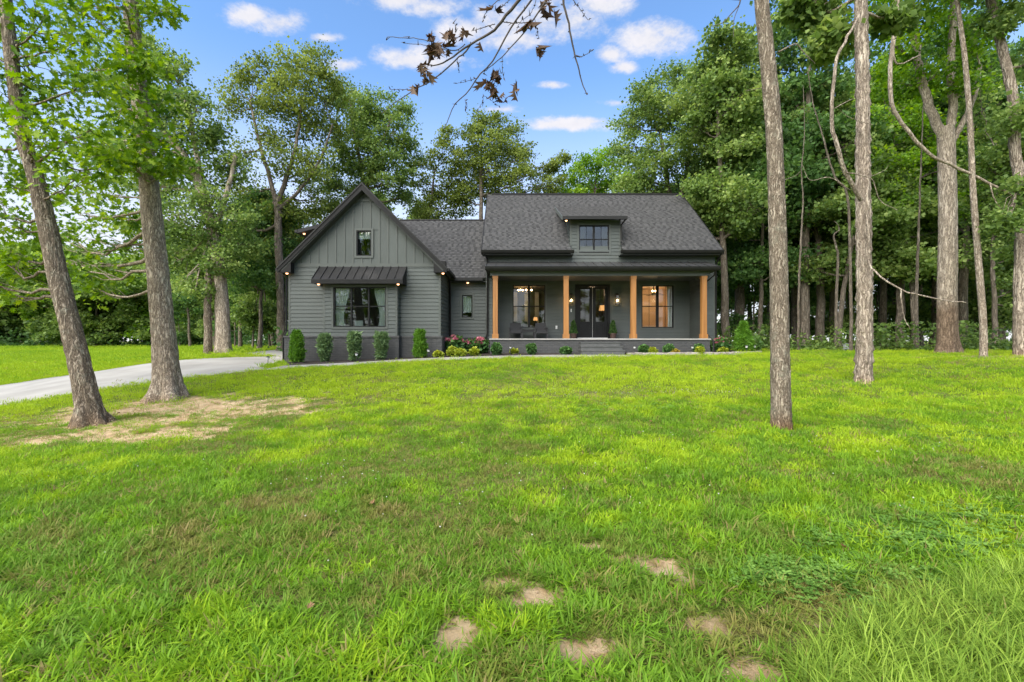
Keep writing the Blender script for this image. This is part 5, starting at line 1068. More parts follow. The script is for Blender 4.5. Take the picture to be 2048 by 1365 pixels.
for i, (kd, lf) in enumerate((('tall', 'leaf_wood'), ('tall', 'leaf_dark'), ('mid', 'leaf_dark'), ('mid', 'leaf_wood'), ('low', 'leaf_dark'), ('low', 'leaf_wood'))):
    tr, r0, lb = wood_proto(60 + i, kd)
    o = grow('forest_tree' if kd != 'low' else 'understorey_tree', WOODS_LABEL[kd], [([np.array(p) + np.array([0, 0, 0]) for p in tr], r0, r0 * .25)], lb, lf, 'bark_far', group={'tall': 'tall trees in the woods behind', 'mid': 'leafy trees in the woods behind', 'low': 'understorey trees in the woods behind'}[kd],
             lsize={'tall': .165, 'mid': .155, 'low': .135}[kd], dens=.85, nseg=16, k=10, rough=.04, seed=80 + i, base=(0, 0, 0), limb_frac=(.3, 1)); protos.append((o, kd))
rg = np.random.default_rng(5); used = {}
spots = []; META = []
for u, Yw, kd in [(1452, 25.5, 't'), (1482, 33, 't'), (1520, 27, 'm'), (1540, 30, 't'), (1590, 31, 't'), (1610, 26, 't'), (1668, 29, 't'), (1676, 24.5, 'm'), (1700, 34, 't'), (1765, 30, 't'), (1790, 35, 't'), (1832, 23.5, 'm'), (1870, 29, 't'), (1925, 25, 't'), (1955, 31, 't'), (1500, 38, 't'), (1570, 40, 't'), (1640, 42, 't'), (1730, 41, 't'), (1840, 40, 't'), (1920, 38, 't'),
                  (2000, 28, 't'), (2060, 33, 't'), (2030, 24, 'm'), (2120, 26, 't'), (2100, 38, 't'), (1380, 36, 'm'), (1420, 42, 't'), (1460, 48, 'm'), (1540, 50, 'm'), (1620, 52, 'm'), (1700, 50, 'm'), (1790, 52, 'm'), (1880, 50, 'm'), (1980, 48, 'm'), (2080, 48, 'm'),
                  (1505, 29, 'l'), (1560, 33, 'l'), (1620, 31, 'l'), (1700, 29, 'l'), (1750, 33, 'l'), (1820, 31, 'l'), (1890, 33, 'l'), (1960, 27, 'l'), (1590, 37, 'l'), (1670, 38, 'l'), (1770, 39, 'l'), (1860, 42, 'l'), (1460, 36, 'l'), (2030, 30, 'l'), (1940, 40, 'l'), (2010, 42, 'l'),
                  (1440, 44, 'l'), (1530, 45, 'l'), (1650, 47, 'l'), (1740, 47, 'l'), (1830, 48, 'l'), (1920, 47, 'l'),
                  (520, 28, 'm'), (480, 34, 'm'), (545, 38, 'm'), (430, 40, 'm'), (600, 36, 'm'), (520, 46, 'm'), (380, 46, 'm'), (505, 31, 'l'), (470, 38, 'l'), (540, 33, 'l'), (560, 44, 'l'), (430, 46, 'l'), (360, 50, 'l'),
                  (850, 44, 'm'), (1000, 46, 'm'), (1110, 42, 'm'), (1250, 41, 'm'), (920, 48, 'm'), (1320, 42, 'm'), (780, 40, 'm'), (690, 42, 'm')]:
    kk = {'t': 'tall', 'm': 'mid', 'l': 'low'}[kd]; c = [i for i, p in enumerate(protos) if p[1] == kk]; i = c[len(spots) % len(c)]
    x = XR(u, Yw); loc = (x, Yw, gz(x, Yw) - .05); rz_ = rg.uniform(0, 6.28); sc_ = rg.uniform(.85, 1.15)
    if i not in used: used[i] = 1; o = protos[i][0]; o.location = loc; o.rotation_euler = (0, 0, rz_)
    else: o = dup(protos[i][0], loc, rz_, (sc_, sc_, sc_ * rg.uniform(.9, 1.1)))
    spots.append(o); META.append((o, kk, u, Yw))
SECT = ((420, 'left of the leaning pale oak'), (500, 'behind the leaning pale oak'), (575, 'at the left corner of the house'), (760, 'behind the gable'), (970, 'behind the middle roof'), (1300, 'behind the main roof'), (1440, 'past the right end of the main roof'),
        (1545, 'between the house and the slender lawn trunk'), (1600, 'behind the slender lawn trunk'), (1712, 'between the slender trunk and the hickory'), (1745, 'behind the shaggy hickory'), (1865, 'between the hickory and the forked trunk'), (1935, 'behind the forked trunk'), (2005, 'behind the thin young tree'), (9999, 'behind the last shaggy trunk'))
KINDW = {'tall': 'tall straight woodland tree', 'mid': 'middling leafy tree', 'low': 'small bushy understorey tree'}; RANK = ['nearest', 'second', 'third', 'fourth', 'fifth', 'sixth']
def sector(u): return next(s for lim, s in SECT if u < lim)
for o, kk, u, Yw in META:
    same = sorted(m[3] for m in META if m[1] == kk and sector(m[2]) == sector(u)); r = same.index(Yw)
    o['label'] = KINDW[kk] + (', ' + RANK[r] + ' of those ' if len(same) > 1 else ' standing ') + sector(u)
for k, (x, y) in enumerate([(-26, -24), (-19, -30), (-13, -22), (-7, -28), (-2, -33), (4, -24), (9, -31), (15, -26), (22, -30)]):
    o = dup(protos[(2, 3)[k % 2]][0], (x, y, gz(x, y) - .1), k * 1.3, (1.15, 1.15, 1.0 + .05 * (k % 3))); o['label'] = 'leafy tree across the lawn behind the viewer, mirrored dimly in the front windows'; o['group'] = 'trees mirrored in the windows'
# field edge on the left: rounded bushy trees
fprot = []
for i, lf in enumerate(('leaf_bright', 'leaf_wood', 'leaf_wood')):
    rg2 = np.random.default_rng(300 + i); lb = [((rg2.normal() * 1.9, rg2.normal() * 1.4, 1.2 + rg2.uniform(0, 1) * 5.6), rg2.uniform(1.1, 1.7)) for _ in range(17)]
    fprot.append(grow('field_edge_tree', 'rounded bushy tree in the row beyond the mown field', [([(0, 0, -.1), (.1, 0, 2), (0, .2, 4.5), (.2, 0, 6.5)], .16, .05)], lb, lf, 'bark_far', group='bushy trees along the far side of the field', lsize=.21, dens=.9, nseg=10, k=8, rough=.04, seed=320 + i, base=(0, 0, 0), limb_frac=(.1, 1)))
ui = set(); rg = np.random.default_rng(9); ORD = ['first', 'second', 'third', 'fourth', 'fifth', 'sixth', 'seventh', 'eighth', 'ninth', 'tenth', 'eleventh', 'twelfth', 'thirteenth']
front = [-40, 15, 60, 105, 150, 190, 235, 270, 310, 350, 390, 430]; rear = [-60, 30, 130, 210, 290, 370, 470]
for k, (u, row) in enumerate([(u, 0) for u in front] + [(u, 1) for u in rear]):
    Yw = (64 if row else 56) + rg.uniform(-3, 3); x = XR(u, Yw); i = k % 3; loc = (x, Yw, gz(x, Yw) - .1); s_ = rg.uniform(.9, 1.15) * (1.8 if row else 1.08)
    lab = f"{ORD[rear.index(u)]} from the left of the taller trees rising behind the field's bushy row" if row else f"{ORD[front.index(u)]} from the left of the rounded bushy trees along the field"
    if i not in ui: ui.add(i); o = fprot[i]; o.location = loc
    else: o = dup(fprot[i], loc, rg.uniform(0, 6.28), (s_ * 1.1, s_ * 1.1, s_))
    o['label'] = lab
for nm, lab, rows, Yc_, r_ in (('crooked_sapling', 'crooked thin trunk with an s bend between the slender trunk and the hickory', [(1672, 640), (1674, 560), (1676, 510), (1671, 490), (1668, 470), (1678, 460), (1676, 450), (1668, 442)], 22.5, .10),
        ('leaning_sapling', 'thin pale leaning stem left of the shaggy hickory, high up', [(1702, 620), (1700, 500), (1694, 389), (1671, 356), (1654, 307), (1644, 264), (1628, 214), (1618, 150), (1622, 90)], 20.0, .085),
        ('thin_sapling', 'thin straight pale stem just right of the shaggy hickory', [(1833, 600), (1836, 500), (1838, 440), (1842, 330), (1846, 220), (1852, 120)], 21.5, .095),
        ('thin_sapling', 'thin pale stem just left of the slender lawn trunk', [(1597, 600), (1602, 480), (1606, 400), (1603, 340), (1609, 260), (1606, 170)], 22.0, .075)):
    grow(nm, lab, [([foot_pt(rows[0][0], Yc_)] + px_line(rows, Yc_), r_ * .85, r_ * .12)], [], 'leaf_wood', 'bark_far', nseg=40, k=10, rough=.06, flare=.2, seed=int(rows[0][0]))
# low growth along the woods' foot, one loose mass nobody could count
def brush(name, pts, rad, mat, lsize, n, label, hgt, seed):
    rg = np.random.default_rng(seed); pl = resample(np.array(pts), 400); i = rg.integers(0, 400, n); x = pl[i, 0] + rg.normal(size=n) * rad * .6; y = pl[i, 1] + rg.normal(size=n) * rad; 
    cl_ = sstep(.36, .66, fbm(x * .9, y * .9, seed=seed, oct=3)); h = hgt * (.12 + 1.25 * cl_) * rg.uniform(.03, 1, n) ** .9; z = ground(x, y) + h
    t = np.clip(.25 + .5 * h / hgt * 0 + rg.normal(size=n) * .18 + .6 * (fbm(x * .6, y * .6, seed=seed + 1) - .35), 0, 1)
    o = leaf_obj(name, [leaf_cloud(np.stack([x, y, z], 1), lsize, RHOMB, rg, .45, .3, tint=t, sv=.5)], M[mat], None); return tag(o, label, kind='stuff')
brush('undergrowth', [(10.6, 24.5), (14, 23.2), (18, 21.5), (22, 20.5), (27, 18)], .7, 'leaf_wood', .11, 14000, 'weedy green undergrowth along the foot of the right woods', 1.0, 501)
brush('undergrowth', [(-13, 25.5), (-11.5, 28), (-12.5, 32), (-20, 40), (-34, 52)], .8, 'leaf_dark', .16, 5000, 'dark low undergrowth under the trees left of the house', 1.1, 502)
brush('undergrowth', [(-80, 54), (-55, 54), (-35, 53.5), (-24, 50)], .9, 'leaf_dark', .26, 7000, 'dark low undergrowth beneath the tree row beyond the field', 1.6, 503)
# the far-off wood that closes every gap
def far_wood(name, pts, depth, hgt, n, mat, lsize, label, seed):
    rg = np.random.default_rng(seed); pl = resample(np.array(pts), 600); i = rg.integers(0, 600, n); x = pl[i, 0] + rg.normal(size=n) * depth * .3; y = pl[i, 1] + rg.uniform(0, depth, n)
    top = hgt * (.55 + .6 * fbm(x * .16, y * .1, seed=seed, oct=3)); z = ground(x, y) + top * rg.uniform(.02, 1, n) ** .75
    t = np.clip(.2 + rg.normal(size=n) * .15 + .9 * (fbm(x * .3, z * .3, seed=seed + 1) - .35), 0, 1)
    o = leaf_obj(name, [leaf_cloud(np.stack([x, y, z], 1), lsize, RHOMB, rg, .4, .3, tint=t)], M[mat], None); return tag(o, label, kind='stuff')
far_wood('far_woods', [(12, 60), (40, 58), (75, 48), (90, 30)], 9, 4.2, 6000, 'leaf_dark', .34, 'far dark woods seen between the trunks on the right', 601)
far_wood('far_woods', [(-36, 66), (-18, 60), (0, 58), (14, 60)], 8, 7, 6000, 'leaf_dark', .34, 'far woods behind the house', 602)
# bare branch with dead leaves hanging in from above
def hanging_branch():
    Y = 4.2; rng = np.random.default_rng(77)
    base = P(1060, -60, Y); T = thing('dead_branch', 'bare grey branch with curled brown dead leaves hanging overhead against the sky', 'branch', base); tb = TB(); s = Y / F
    L = [([(1062, -25), (1030, 10), (1005, 40), (988, 60), (960, 78), (930, 95), (905, 115), (880, 128), (862, 132)], 3.4, 1.0), ([(945, 85), (930, 105), (912, 120), (880, 148), (858, 165), (830, 178), (810, 193), (785, 208), (765, 227)], 1.6, .7),
         ([(1078, -25), (1060, 5), (1032, 40), (1005, 85), (980, 130), (955, 155), (935, 185), (912, 205), (900, 230), (890, 255)], 2.0, .7), ([(1100, -10), (1085, 12), (1066, 40), (1050, 62), (1022, 95), (1000, 118), (975, 138), (968, 145)], 1.7, .6),
         ([(1005, 44), (1030, 46), (1062, 43)], 1.0, .7), ([(990, 48), (965, 55), (945, 62)], .9, .5), ([(930, 88), (915, 100), (895, 98), (870, 86), (840, 78), (810, 76), (775, 74)], 1.0, .6), ([(905, 108), (880, 95), (850, 90), (806, 86)], .8, .5),
         ([(1125, -20), (1127, 5), (1136, 40), (1142, 75), (1150, 112), (1157, 135), (1164, 165), (1174, 190)], 2.4, .9), ([(1150, 110), (1165, 113), (1186, 100)], .7, .5), ([(1146, 0), (1160, 18), (1176, 40)], .8, .5),
         ([(1075, -5), (1062, 25), (1040, 45), (1032, 65)], .6, .4), ([(1069, 38), (1074, 60), (1078, 78)], .5, .4), ([(1005, 115), (1005, 140), (1008, 158)], .5, .4), ([(957, 155), (935, 162), (912, 167)], .6, .4), ([(966, 188), (965, 205), (956, 218)], .6, .4), ([(966, 190), (985, 203), (1000, 214)], .5, .4),
         ([(930, 198), (932, 210), (932, 218)], .5, .4), ([(823, 179), (800, 179), (780, 179)], .7, .5), ([(1010, -10), (985, 10), (970, 28), (965, 45)], .8, .5), ([(1030, -10), (1010, 8), (1000, 18)], .8, .5), ([(915, 118), (917, 132), (918, 146)], .4, .3), ([(912, 65), (912, 55), (909, 46)], .5, .4),
         ([(1400, -10), (1440, 40), (1475, 5), (1500, -10)], 1.2, .9), ([(1466, 15), (1468, 45), (1467, 72)], .8, .5)][:-2]
    for rows, a, b in L:
        p = catmull([P(u, v, Y + .0012 * (v - 60) + .0006 * (1050 - u)) for u, v in rows], 20)
        p[1:-1] += rng.normal(size=p[1:-1].shape) * s * .5; V, f = np_tube(p, np.linspace(a, b, 20) * s, 6); tb.add(V, f)
        for j in range(3, 20, 4):          # buds
            q = p[j] + rng.normal(size=3) * .004; V, f = np_tube([q, q + rng.normal(size=3) * .010, q + rng.normal(size=3) * .016], np.array([1.0, 1.1, .3]) * s, 4); tb.add(V, f)
    tb.build('twig', M['twig'], T)
    spots = [(868, 88, 14, 7), (858, 70, 9, 4), (899, 72, 12, 5), (880, 100, 12, 5), (866, 104, 8, 3), (928, 62, 7, 3), (845, 140, 10, 4), (852, 152, 9, 4), (838, 134, 6, 2), (835, 176, 6, 2), (992, 148, 12, 4), (990, 170, 14, 7), (1000, 190, 10, 4), (975, 170, 8, 3), (1035, 178, 8, 3), (1060, 55, 6, 2), (1072, 95, 9, 3), (1078, 105, 7, 2), (1092, 15, 11, 5), (1088, 28, 7, 2), (985, 20, 6, 2), (962, 93, 4, 1), (1113, 32, 3, 1)]
    tv, tf = OAKL
    for (u, v, r, n) in spots:
        for k in range(n):
            c = np.array(P(u + rng.normal() * r * .5, v + rng.normal() * r * .6, Y + .0012 * (v - 60) + .0006 * (1050 - u) + rng.normal() * .04)); d = np.array([rng.normal() * .5, rng.normal() * .5, -1.0]); d /= np.linalg.norm(d); q = rng.normal(size=3); q -= d * (q @ d); q /= np.linalg.norm(q); nn = np.cross(d, q); sz = rng.uniform(.07, .12)
            X = tv[:, 0] * 1.0; Z = tv[:, 2] * 2 + (1.8 + rng.normal() * .7) * X ** 2 + rng.normal() * .6 * tv[:, 1] ** 2 + .10 * np.sin(tv[:, 1] * 9 + k)
            V = c + sz * (q * X[:, None] + d * (tv[:, 1:2] - .4) + nn * Z[:, None])
            me = np_mesh('dead_leaf', V, tf, T); fattr(me, 'tint', np.full(len(V), rng.uniform(0, 1))); link_mesh('dead_leaf', me, M['leaf_dead'], T)
hanging_branch()
# second bare twig near the slender trunk's top
def twig2():
    Y = 6.3; rng = np.random.default_rng(78); s = Y / F
    T = thing('bare_twig', 'dark bare twig dangling in the sky left of the slender trunk top', 'branch', P(1500, -30, Y)); tb = TB()
    for rows, a, b in (([(1530, -40, .6), (1500, -25, .3), (1482, -2, 0), (1478, 10, 0), (1462, 28, 0), (1445, 46, 0), (1424, 52, 0)], 1.8, .6), ([(1478, 12, 0), (1468, 40, 0), (1467, 74, 0)], .8, .5), ([(1482, 0, 0), (1460, -2, 0), (1440, -12, 0)], .9, .6)):
        p = catmull([P(u, v, Y + d) for u, v, d in rows], 18); tb.add(*np_tube(p, np.linspace(a, b, 18) * s, 6))
    tb.build('twig', M['twig'], T)
twig2()

# ------------------------------------------------------------------ planting
def cone_shrub(name, label, loc, H, prof, leaf, n, lsize, tpl, seed, upd=.9, stem=.03, group=None, tw=.5):
    """prof: radius at height fraction; sprays point up and out"""
    rg = np.random.default_rng(seed); T = thing(name, label, 'shrub', loc, group); t = rg.uniform(0, 1, n) ** .9; a = rg.uniform(0, 6.283, n)
    R = np.interp(t, np.linspace(0, 1, len(prof)), prof); q = rg.uniform(.25, 1, n) ** .5
    R = R * (1 + .34 * (fbm(a * 1.6 + seed, t * 6, seed=seed, oct=2) - .5) * 2)
    out = np.stack([np.cos(a), np.sin(a), 0 * a], 1); cpt = np.array(loc) + out * (R * q)[:, None]; cpt[:, 2] += t * H * .93 + .02
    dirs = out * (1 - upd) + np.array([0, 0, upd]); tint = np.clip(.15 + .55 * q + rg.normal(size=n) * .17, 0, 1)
    nrm_up = .15
    leaf_obj('foliage', [leaf_cloud(cpt, lsize, tpl, rg, nrm_up, 0, width=tw, tint=tint, dirs=dirs)], M[leaf], T)
    MB().tube([(loc[0], loc[1], loc[2] - .05), (loc[0], loc[1], loc[2] + H * .6)], stem, 6).build('stem', M['bark_far'], T); return T
def onbed(u, v):
    p = unproj([(u, v)])[0]; return (float(p[0]), float(p[1]), gz(p[0], p[1]) + .02)
def at(u, Y): x = XR(u, Y); return (x, Y, gz(x, Y) + .03)
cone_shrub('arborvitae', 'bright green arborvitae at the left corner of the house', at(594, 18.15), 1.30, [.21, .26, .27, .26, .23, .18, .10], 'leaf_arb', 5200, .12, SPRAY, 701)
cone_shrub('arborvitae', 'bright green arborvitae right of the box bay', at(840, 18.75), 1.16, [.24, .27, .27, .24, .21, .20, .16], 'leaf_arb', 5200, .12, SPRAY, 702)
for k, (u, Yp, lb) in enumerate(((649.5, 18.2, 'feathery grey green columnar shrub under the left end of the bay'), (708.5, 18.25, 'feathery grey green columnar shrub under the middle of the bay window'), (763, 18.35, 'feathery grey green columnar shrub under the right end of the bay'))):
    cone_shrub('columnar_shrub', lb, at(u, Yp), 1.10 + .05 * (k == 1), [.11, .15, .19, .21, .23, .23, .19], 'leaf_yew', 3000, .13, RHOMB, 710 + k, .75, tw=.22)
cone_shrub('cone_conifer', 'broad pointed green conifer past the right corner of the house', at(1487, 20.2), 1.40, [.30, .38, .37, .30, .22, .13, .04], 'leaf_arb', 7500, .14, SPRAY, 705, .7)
def ball(name, label, loc, R, H, leaf, n, lsize, seed, tpl=RHOMB, group=None, up=.5):
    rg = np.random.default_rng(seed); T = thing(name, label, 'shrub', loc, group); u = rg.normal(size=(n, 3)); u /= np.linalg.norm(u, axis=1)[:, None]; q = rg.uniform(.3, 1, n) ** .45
    rr = 1 + .25 * (fbm(u[:, 0] * 2 + seed, u[:, 1] * 2, u[:, 2] * 2, seed=seed, oct=2) - .5) * 2
    c = np.array(loc) + np.array([0, 0, H * .52]) + u * (q * rr)[:, None] * np.array([R, R, H * .5])
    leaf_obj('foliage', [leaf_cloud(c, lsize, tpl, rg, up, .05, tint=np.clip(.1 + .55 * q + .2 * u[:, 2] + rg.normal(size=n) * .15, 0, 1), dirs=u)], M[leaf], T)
    MB().tube([(loc[0], loc[1], loc[2] - .05), (loc[0], loc[1], loc[2] + H * .4)], .02, 5).build('stem', M['bark_far'], T); return T
for k, (u, Yp, R, H, lb) in enumerate(((993, 19.45, .20, .48, 'round dark green shrub under the first porch post'), (1063, 19.5, .17, .45, 'upright dark green shrub below the porch chairs'), (1132, 19.6, .22, .30, 'low green shrub left of the steps'), (1288, 19.9, .20, .38, 'round green shrub first to the right of the steps'), (1338, 19.95, .21, .40, 'round green shrub under the right porch window'), (1397, 19.95, .19, .40, 'round green shrub under the last porch post'))):
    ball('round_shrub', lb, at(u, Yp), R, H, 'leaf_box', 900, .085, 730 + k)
for k, (u, v, R, H, lf, lb) in enumerate(((876, 716, .19, .24, 'leaf_yellow', 'golden shrub right of the second arborvitae'), (905, 714, .21, .40, 'leaf_yellow', 'larger golden green shrub in front of the left hydrangea'), (921, 715, .21, .32, 'leaf_yellow', 'golden shrub in the middle of the hydrangea clump'), (948, 713, .18, .31, 'leaf_yellow', 'golden shrub in front of the right hydrangea'),
        (1028, 709, .17, .20, 'leaf_yellow', 'small golden shrub beneath the left porch chair'), (1097, 706.5, .18, .25, 'leaf_yellow', 'small golden shrub between the porch chairs and the steps'))):
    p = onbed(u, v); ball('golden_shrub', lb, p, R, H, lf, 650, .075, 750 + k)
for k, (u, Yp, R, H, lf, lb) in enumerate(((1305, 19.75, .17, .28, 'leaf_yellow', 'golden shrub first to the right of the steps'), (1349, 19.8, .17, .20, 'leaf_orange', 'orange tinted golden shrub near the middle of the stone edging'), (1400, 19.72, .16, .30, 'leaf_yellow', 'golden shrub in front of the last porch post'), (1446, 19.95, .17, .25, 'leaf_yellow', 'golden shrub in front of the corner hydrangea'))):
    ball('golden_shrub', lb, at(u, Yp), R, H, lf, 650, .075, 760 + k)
def hydrangea(label, loc, R, H, heads, seed):
    T = ball('hydrangea', label, loc, R, H, 'leaf_box', 900, .13, seed); T['category'] = 'flowers'; rg = np.random.default_rng(seed + 1)
    for k in range(heads):
        a = rg.uniform(0, 6.283); r = R * rg.uniform(.2, 1.0); c = np.array(loc) + np.array([math.cos(a) * r, -abs(math.sin(a)) * r * .9, H * rg.uniform(.72, 1.05) - r * .15]); u = rg.normal(size=(70, 3)); u /= np.linalg.norm(u, axis=1)[:, None]; u[:, 2] = np.abs(u[:, 2]) * .9 - .15
        leaf_obj('flower_head', [leaf_cloud(c + u * .085, .055, RHOMB, rg, .3, 0, width=.8, tint=rg.uniform(0, 1, 70) * .6 + rg.uniform(0, .4), dirs=u)], M['petal'], T, kind=None)
hydrangea('pink hydrangea nearest the brick corner of the wing', at(911, 20.4), .42, .80, 11, 770)
hydrangea('low pink hydrangea in the middle of the hydrangea clump', at(938, 20.7), .36, .58, 8, 772)
hydrangea('pink hydrangea by the downspout left of the porch', at(960, 20.5), .36, .66, 9, 774)
hydrangea('pink hydrangea at the right corner of the porch', at(1440, 20.45), .36, .66, 9, 776)
ball('small_tree_sapling', 'tiny dark leafed sapling at the right end of the stone edging', at(1512, 20.9), .24, .75, 'leaf_dark', 260, .10, 790)['category'] = 'sapling'
# stone edging, block by block
EDG = thing('stone_edging', 'low curved edging of tumbled grey brown stone blocks right of the walk', 'edging', (7.5, 19.5, gz(7.5, 19.5)))
pl = resample(np.array([(4.95, 19.36), (6.5, 19.55), (9.0, 19.6), (10.5, 19.75), (11.15, 20.3)]), 400); d = np.r_[0, np.cumsum(np.hypot(*np.diff(pl, axis=0).T))]; s = 0.0; rg = np.random.default_rng(4)
while s < d[-1] - .2:
    w = rg.uniform(.24, .34); i0, i1 = np.searchsorted(d, s), min(np.searchsorted(d, s + w - .012), 399); a, b = pl[i0], pl[i1]; t = (b - a) / np.linalg.norm(b - a); n = np.array([-t[1], t[0]]); zg = gz(a[0], a[1]); h = .125 + rg.uniform(-.012, .012); c = .018
    ring = []
    for z, ins in ((zg - .1, 0), (zg + h - c, 0), (zg + h, c)):
        for p_, sgn, q in ((a, 1, 0), (b, -1, 0), (b, -1, .17), (a, 1, .17)):
            j = rg.normal(size=2) * .006; pp = p_ + t * sgn * ins + n * (q + (ins if q == 0 else -ins)) + j; ring.append((pp[0], pp[1], z))
    f = [(0, 3, 2, 1)] + [(k * 4 + m, k * 4 + (m + 1) % 4, k * 4 + 4 + (m + 1) % 4, k * 4 + 4 + m) for k in (0, 1) for m in range(4)] + [(8, 9, 10, 11)]
    MB().poly(ring, f).build('stone', M['stone'], EDG); s += w
# potted conifers, chairs, table on the porch
for u, lb in ((1147, 'potted little conifer left of the black front door'), (1226, 'potted little conifer right of the black front door')):
    loc = (XR(u, 22.45), 22.45, zfl); T = thing('potted_conifer', lb, 'potted plant', loc)
    MB().lathe(loc, [(.02, .001), (.12, .001), (.155, .22), (.175, .23), (.175, .27), (.15, .27), (.145, .235), (.01, .23)], 18).build('pot', M['potclay'], T, smooth=False)
    rg = np.random.default_rng(int(u)); n = 1500; t = rg.uniform(0, 1, n) ** 1.3; a = rg.uniform(0, 6.283, n); R = .17 * (1 - t) ** .8 * rg.uniform(.3, 1, n) ** .5 + .01; o_ = np.stack([np.cos(a), np.sin(a), 0 * a], 1); c = np.array(loc) + o_ * R[:, None]; c[:, 2] += .27 + t * .60
    leaf_obj('foliage', [leaf_cloud(c, .07, RHOMB, rg, .2, 0, width=.3, tint=rg.uniform(0, .7, n), dirs=o_ * .5 + np.array([0, 0, .5]))], M['leaf_dark'], T)
    MB().tube([(loc[0], loc[1], loc[2] + .2), (loc[0], loc[1], loc[2] + .75)], .012, 5).build('stem', M['bark_far'], T)
def chair(label, x, y):
    T = thing('porch_chair', label, 'chair', (x, y, zfl)); w = .28
    MB().box(x - w, x + w, y - .27, y + .25, zfl + .26, zfl + .32).build('seat', M['wicker'], T)
    MB().hexa([(x - w + .05, y - .27, zfl + .321), (x + w - .05, y - .27, zfl + .321), (x + w - .05, y + .2, zfl + .321), (x - w + .05, y + .2, zfl + .321), (x - w + .06, y - .25, zfl + .42), (x + w - .06, y - .25, zfl + .42), (x + w - .06, y + .18, zfl + .40), (x - w + .06, y + .18, zfl + .40)]).build('seat_cushion', M['cushion'], T)
    MB().hexa([(x - w, y + .20, zfl + .3), (x + w, y + .20, zfl + .3), (x + w, y + .27, zfl + .3), (x - w, y + .27, zfl + .3), (x - w + .02, y + .30, zfl + .78), (x + w - .02, y + .30, zfl + .78), (x + w - .02, y + .35, zfl + .78), (x - w + .02, y + .35, zfl + .78)]).build('backrest', M['wicker'], T)
    for s in (-1, 1):
        xx = x + s * w; MB().box(xx - .035, xx + .035, y - .30, y + .27, zfl + .50, zfl + .54).box(xx - .03, xx + .03, y - .28, y - .22, zfl + .32, zfl + .50).build('armrest', M['wicker'], T)
        for yy in (y - .26, y + .22): MB().box(xx - .028, xx + .028, yy - .028, yy + .028, zfl, zfl + .26).build('leg', M['wicker'], T)
chair('dark wicker porch chair under the left window, nearer the first post', XR(1031, 22.1), 22.15); chair('dark wicker porch chair under the left window, nearer the door', XR(1082, 22.1), 22.15)
tx = XR(1056.5, 22.0); T = thing('porch_table', 'small dark square table between the two porch chairs', 'table', (tx, 22.1, zfl))
MB().box(tx - .31, tx + .31, 21.85, 22.4, zfl + .40, zfl + .44).build('tabletop', M['wicker'], T); MB().box(tx - .28, tx + .28, 21.88, 22.37, zfl + .33, zfl + .399).build('apron', M['wicker'], T)
for sx in (-.28, .28):
    for yy in (21.88, 22.36): MB().box(tx + sx - .025, tx + sx + .025, yy - .02, yy + .02, zfl, zfl + .33).build('leg', M['wicker'], T)
# path lights and utility box
def path_light(label, loc):
    T = thing('path_light', label, 'path light', loc); x, y, z = loc
    MB().tube([(x, y, z - .05), (x, y, z + .26)], .012, 6).build('stake', M['steel'], T); MB().lathe((x, y, z + .26), [(.01, 0), (.045, .005), (.05, .07), (.03, .075)], 10).build('lantern', M['white'], T); MB().lathe((x, y, z + .335), [(.08, 0), (.07, .015), (.01, .045)], 12).build('cap', M['steel'], T)
for u, v, lb in ((536, 734, 'little stake light by the driveway at the tip of the mulch bed'), (713, 726, 'little stake light by the middle columnar shrub'), (857, 717.5, 'little stake light beside the second arborvitae'), (1021, 709.5, 'little stake light left of the small golden shrub by the porch'), (1163, 706, 'little stake light at the left foot of the steps')): path_light(lb, onbed(u, v))
for u, Yp, lb in ((1269, 19.8, 'little stake light right of the steps behind the stone edging'), (1385, 19.75, 'little stake light between the last two round shrubs'), (1493, 19.75, 'little stake light in front of the broad conifer'), (1509, 19.9, 'little stake light at the right end of the stone edging')): path_light(lb, at(u, Yp))
ub = (XR(1692, 21.5), 21.5, gz(XR(1692, 21.5), 21.5)); T = thing('utility_pedestal', 'small grey utility box on posts in the grass before the woods', 'utility box', ub)
MB().box(ub[0] - .10, ub[0] + .10, ub[1] - .07, ub[1] + .07, ub[2] + .12, ub[2] + .36).build('box', M['galv'], T); MB().box(ub[0] - .115, ub[0] + .115, ub[1] - .085, ub[1] + .085, ub[2] + .361, ub[2] + .39).build('lid', M['galv'], T)
for s in (-1, 1): MB().box(ub[0] + s * .06 - .02, ub[0] + s * .06 + .02, ub[1] - .02, ub[1] + .02, ub[2] - .05, ub[2] + .119).build('post', M['galv'], T)

# ------------------------------------------------------------------ grass: tufts set out by geometry nodes
def tuft(nb, hgt, wid, spread, lean, seed, seg=3, curl=.5):
    rg = np.random.default_rng(seed); V = []; Fq = []
    for b in range(nb):
        a = rg.uniform(0, 6.283); r = spread * math.sqrt(rg.uniform(0, 1)); x, y = r * math.cos(a), r * math.sin(a); az = a + rg.normal() * .9; h = hgt * rg.uniform(.55, 1.2); w = wid * rg.uniform(.7, 1.3); ln = lean * rg.uniform(.3, 1.3); cu = curl * rg.uniform(.4, 1.4)
        d = np.array([math.cos(az), math.sin(az), 0]); sd = np.array([-d[1], d[0], 0]); p = np.array([x, y, -.012]); th = ln; i0 = len(V)
        for s in range(seg + 1):
            t = s / seg; ww = w * (1 - t ** 1.6) * .5 + (.0004 if s == seg else 0); V += [tuple(p - sd * ww), tuple(p + sd * ww)]
            p = p + (d * math.sin(th) + np.array([0, 0, 1]) * math.cos(th)) * h / seg; th += cu * 1.6 / seg
        for s in range(seg): q = i0 + 2 * s; Fq.append((q, q + 1, q + 3, q + 2))
    me = bpy.data.meshes.new('tuft'); me.from_pydata(V, [], Fq); me.update(); return me
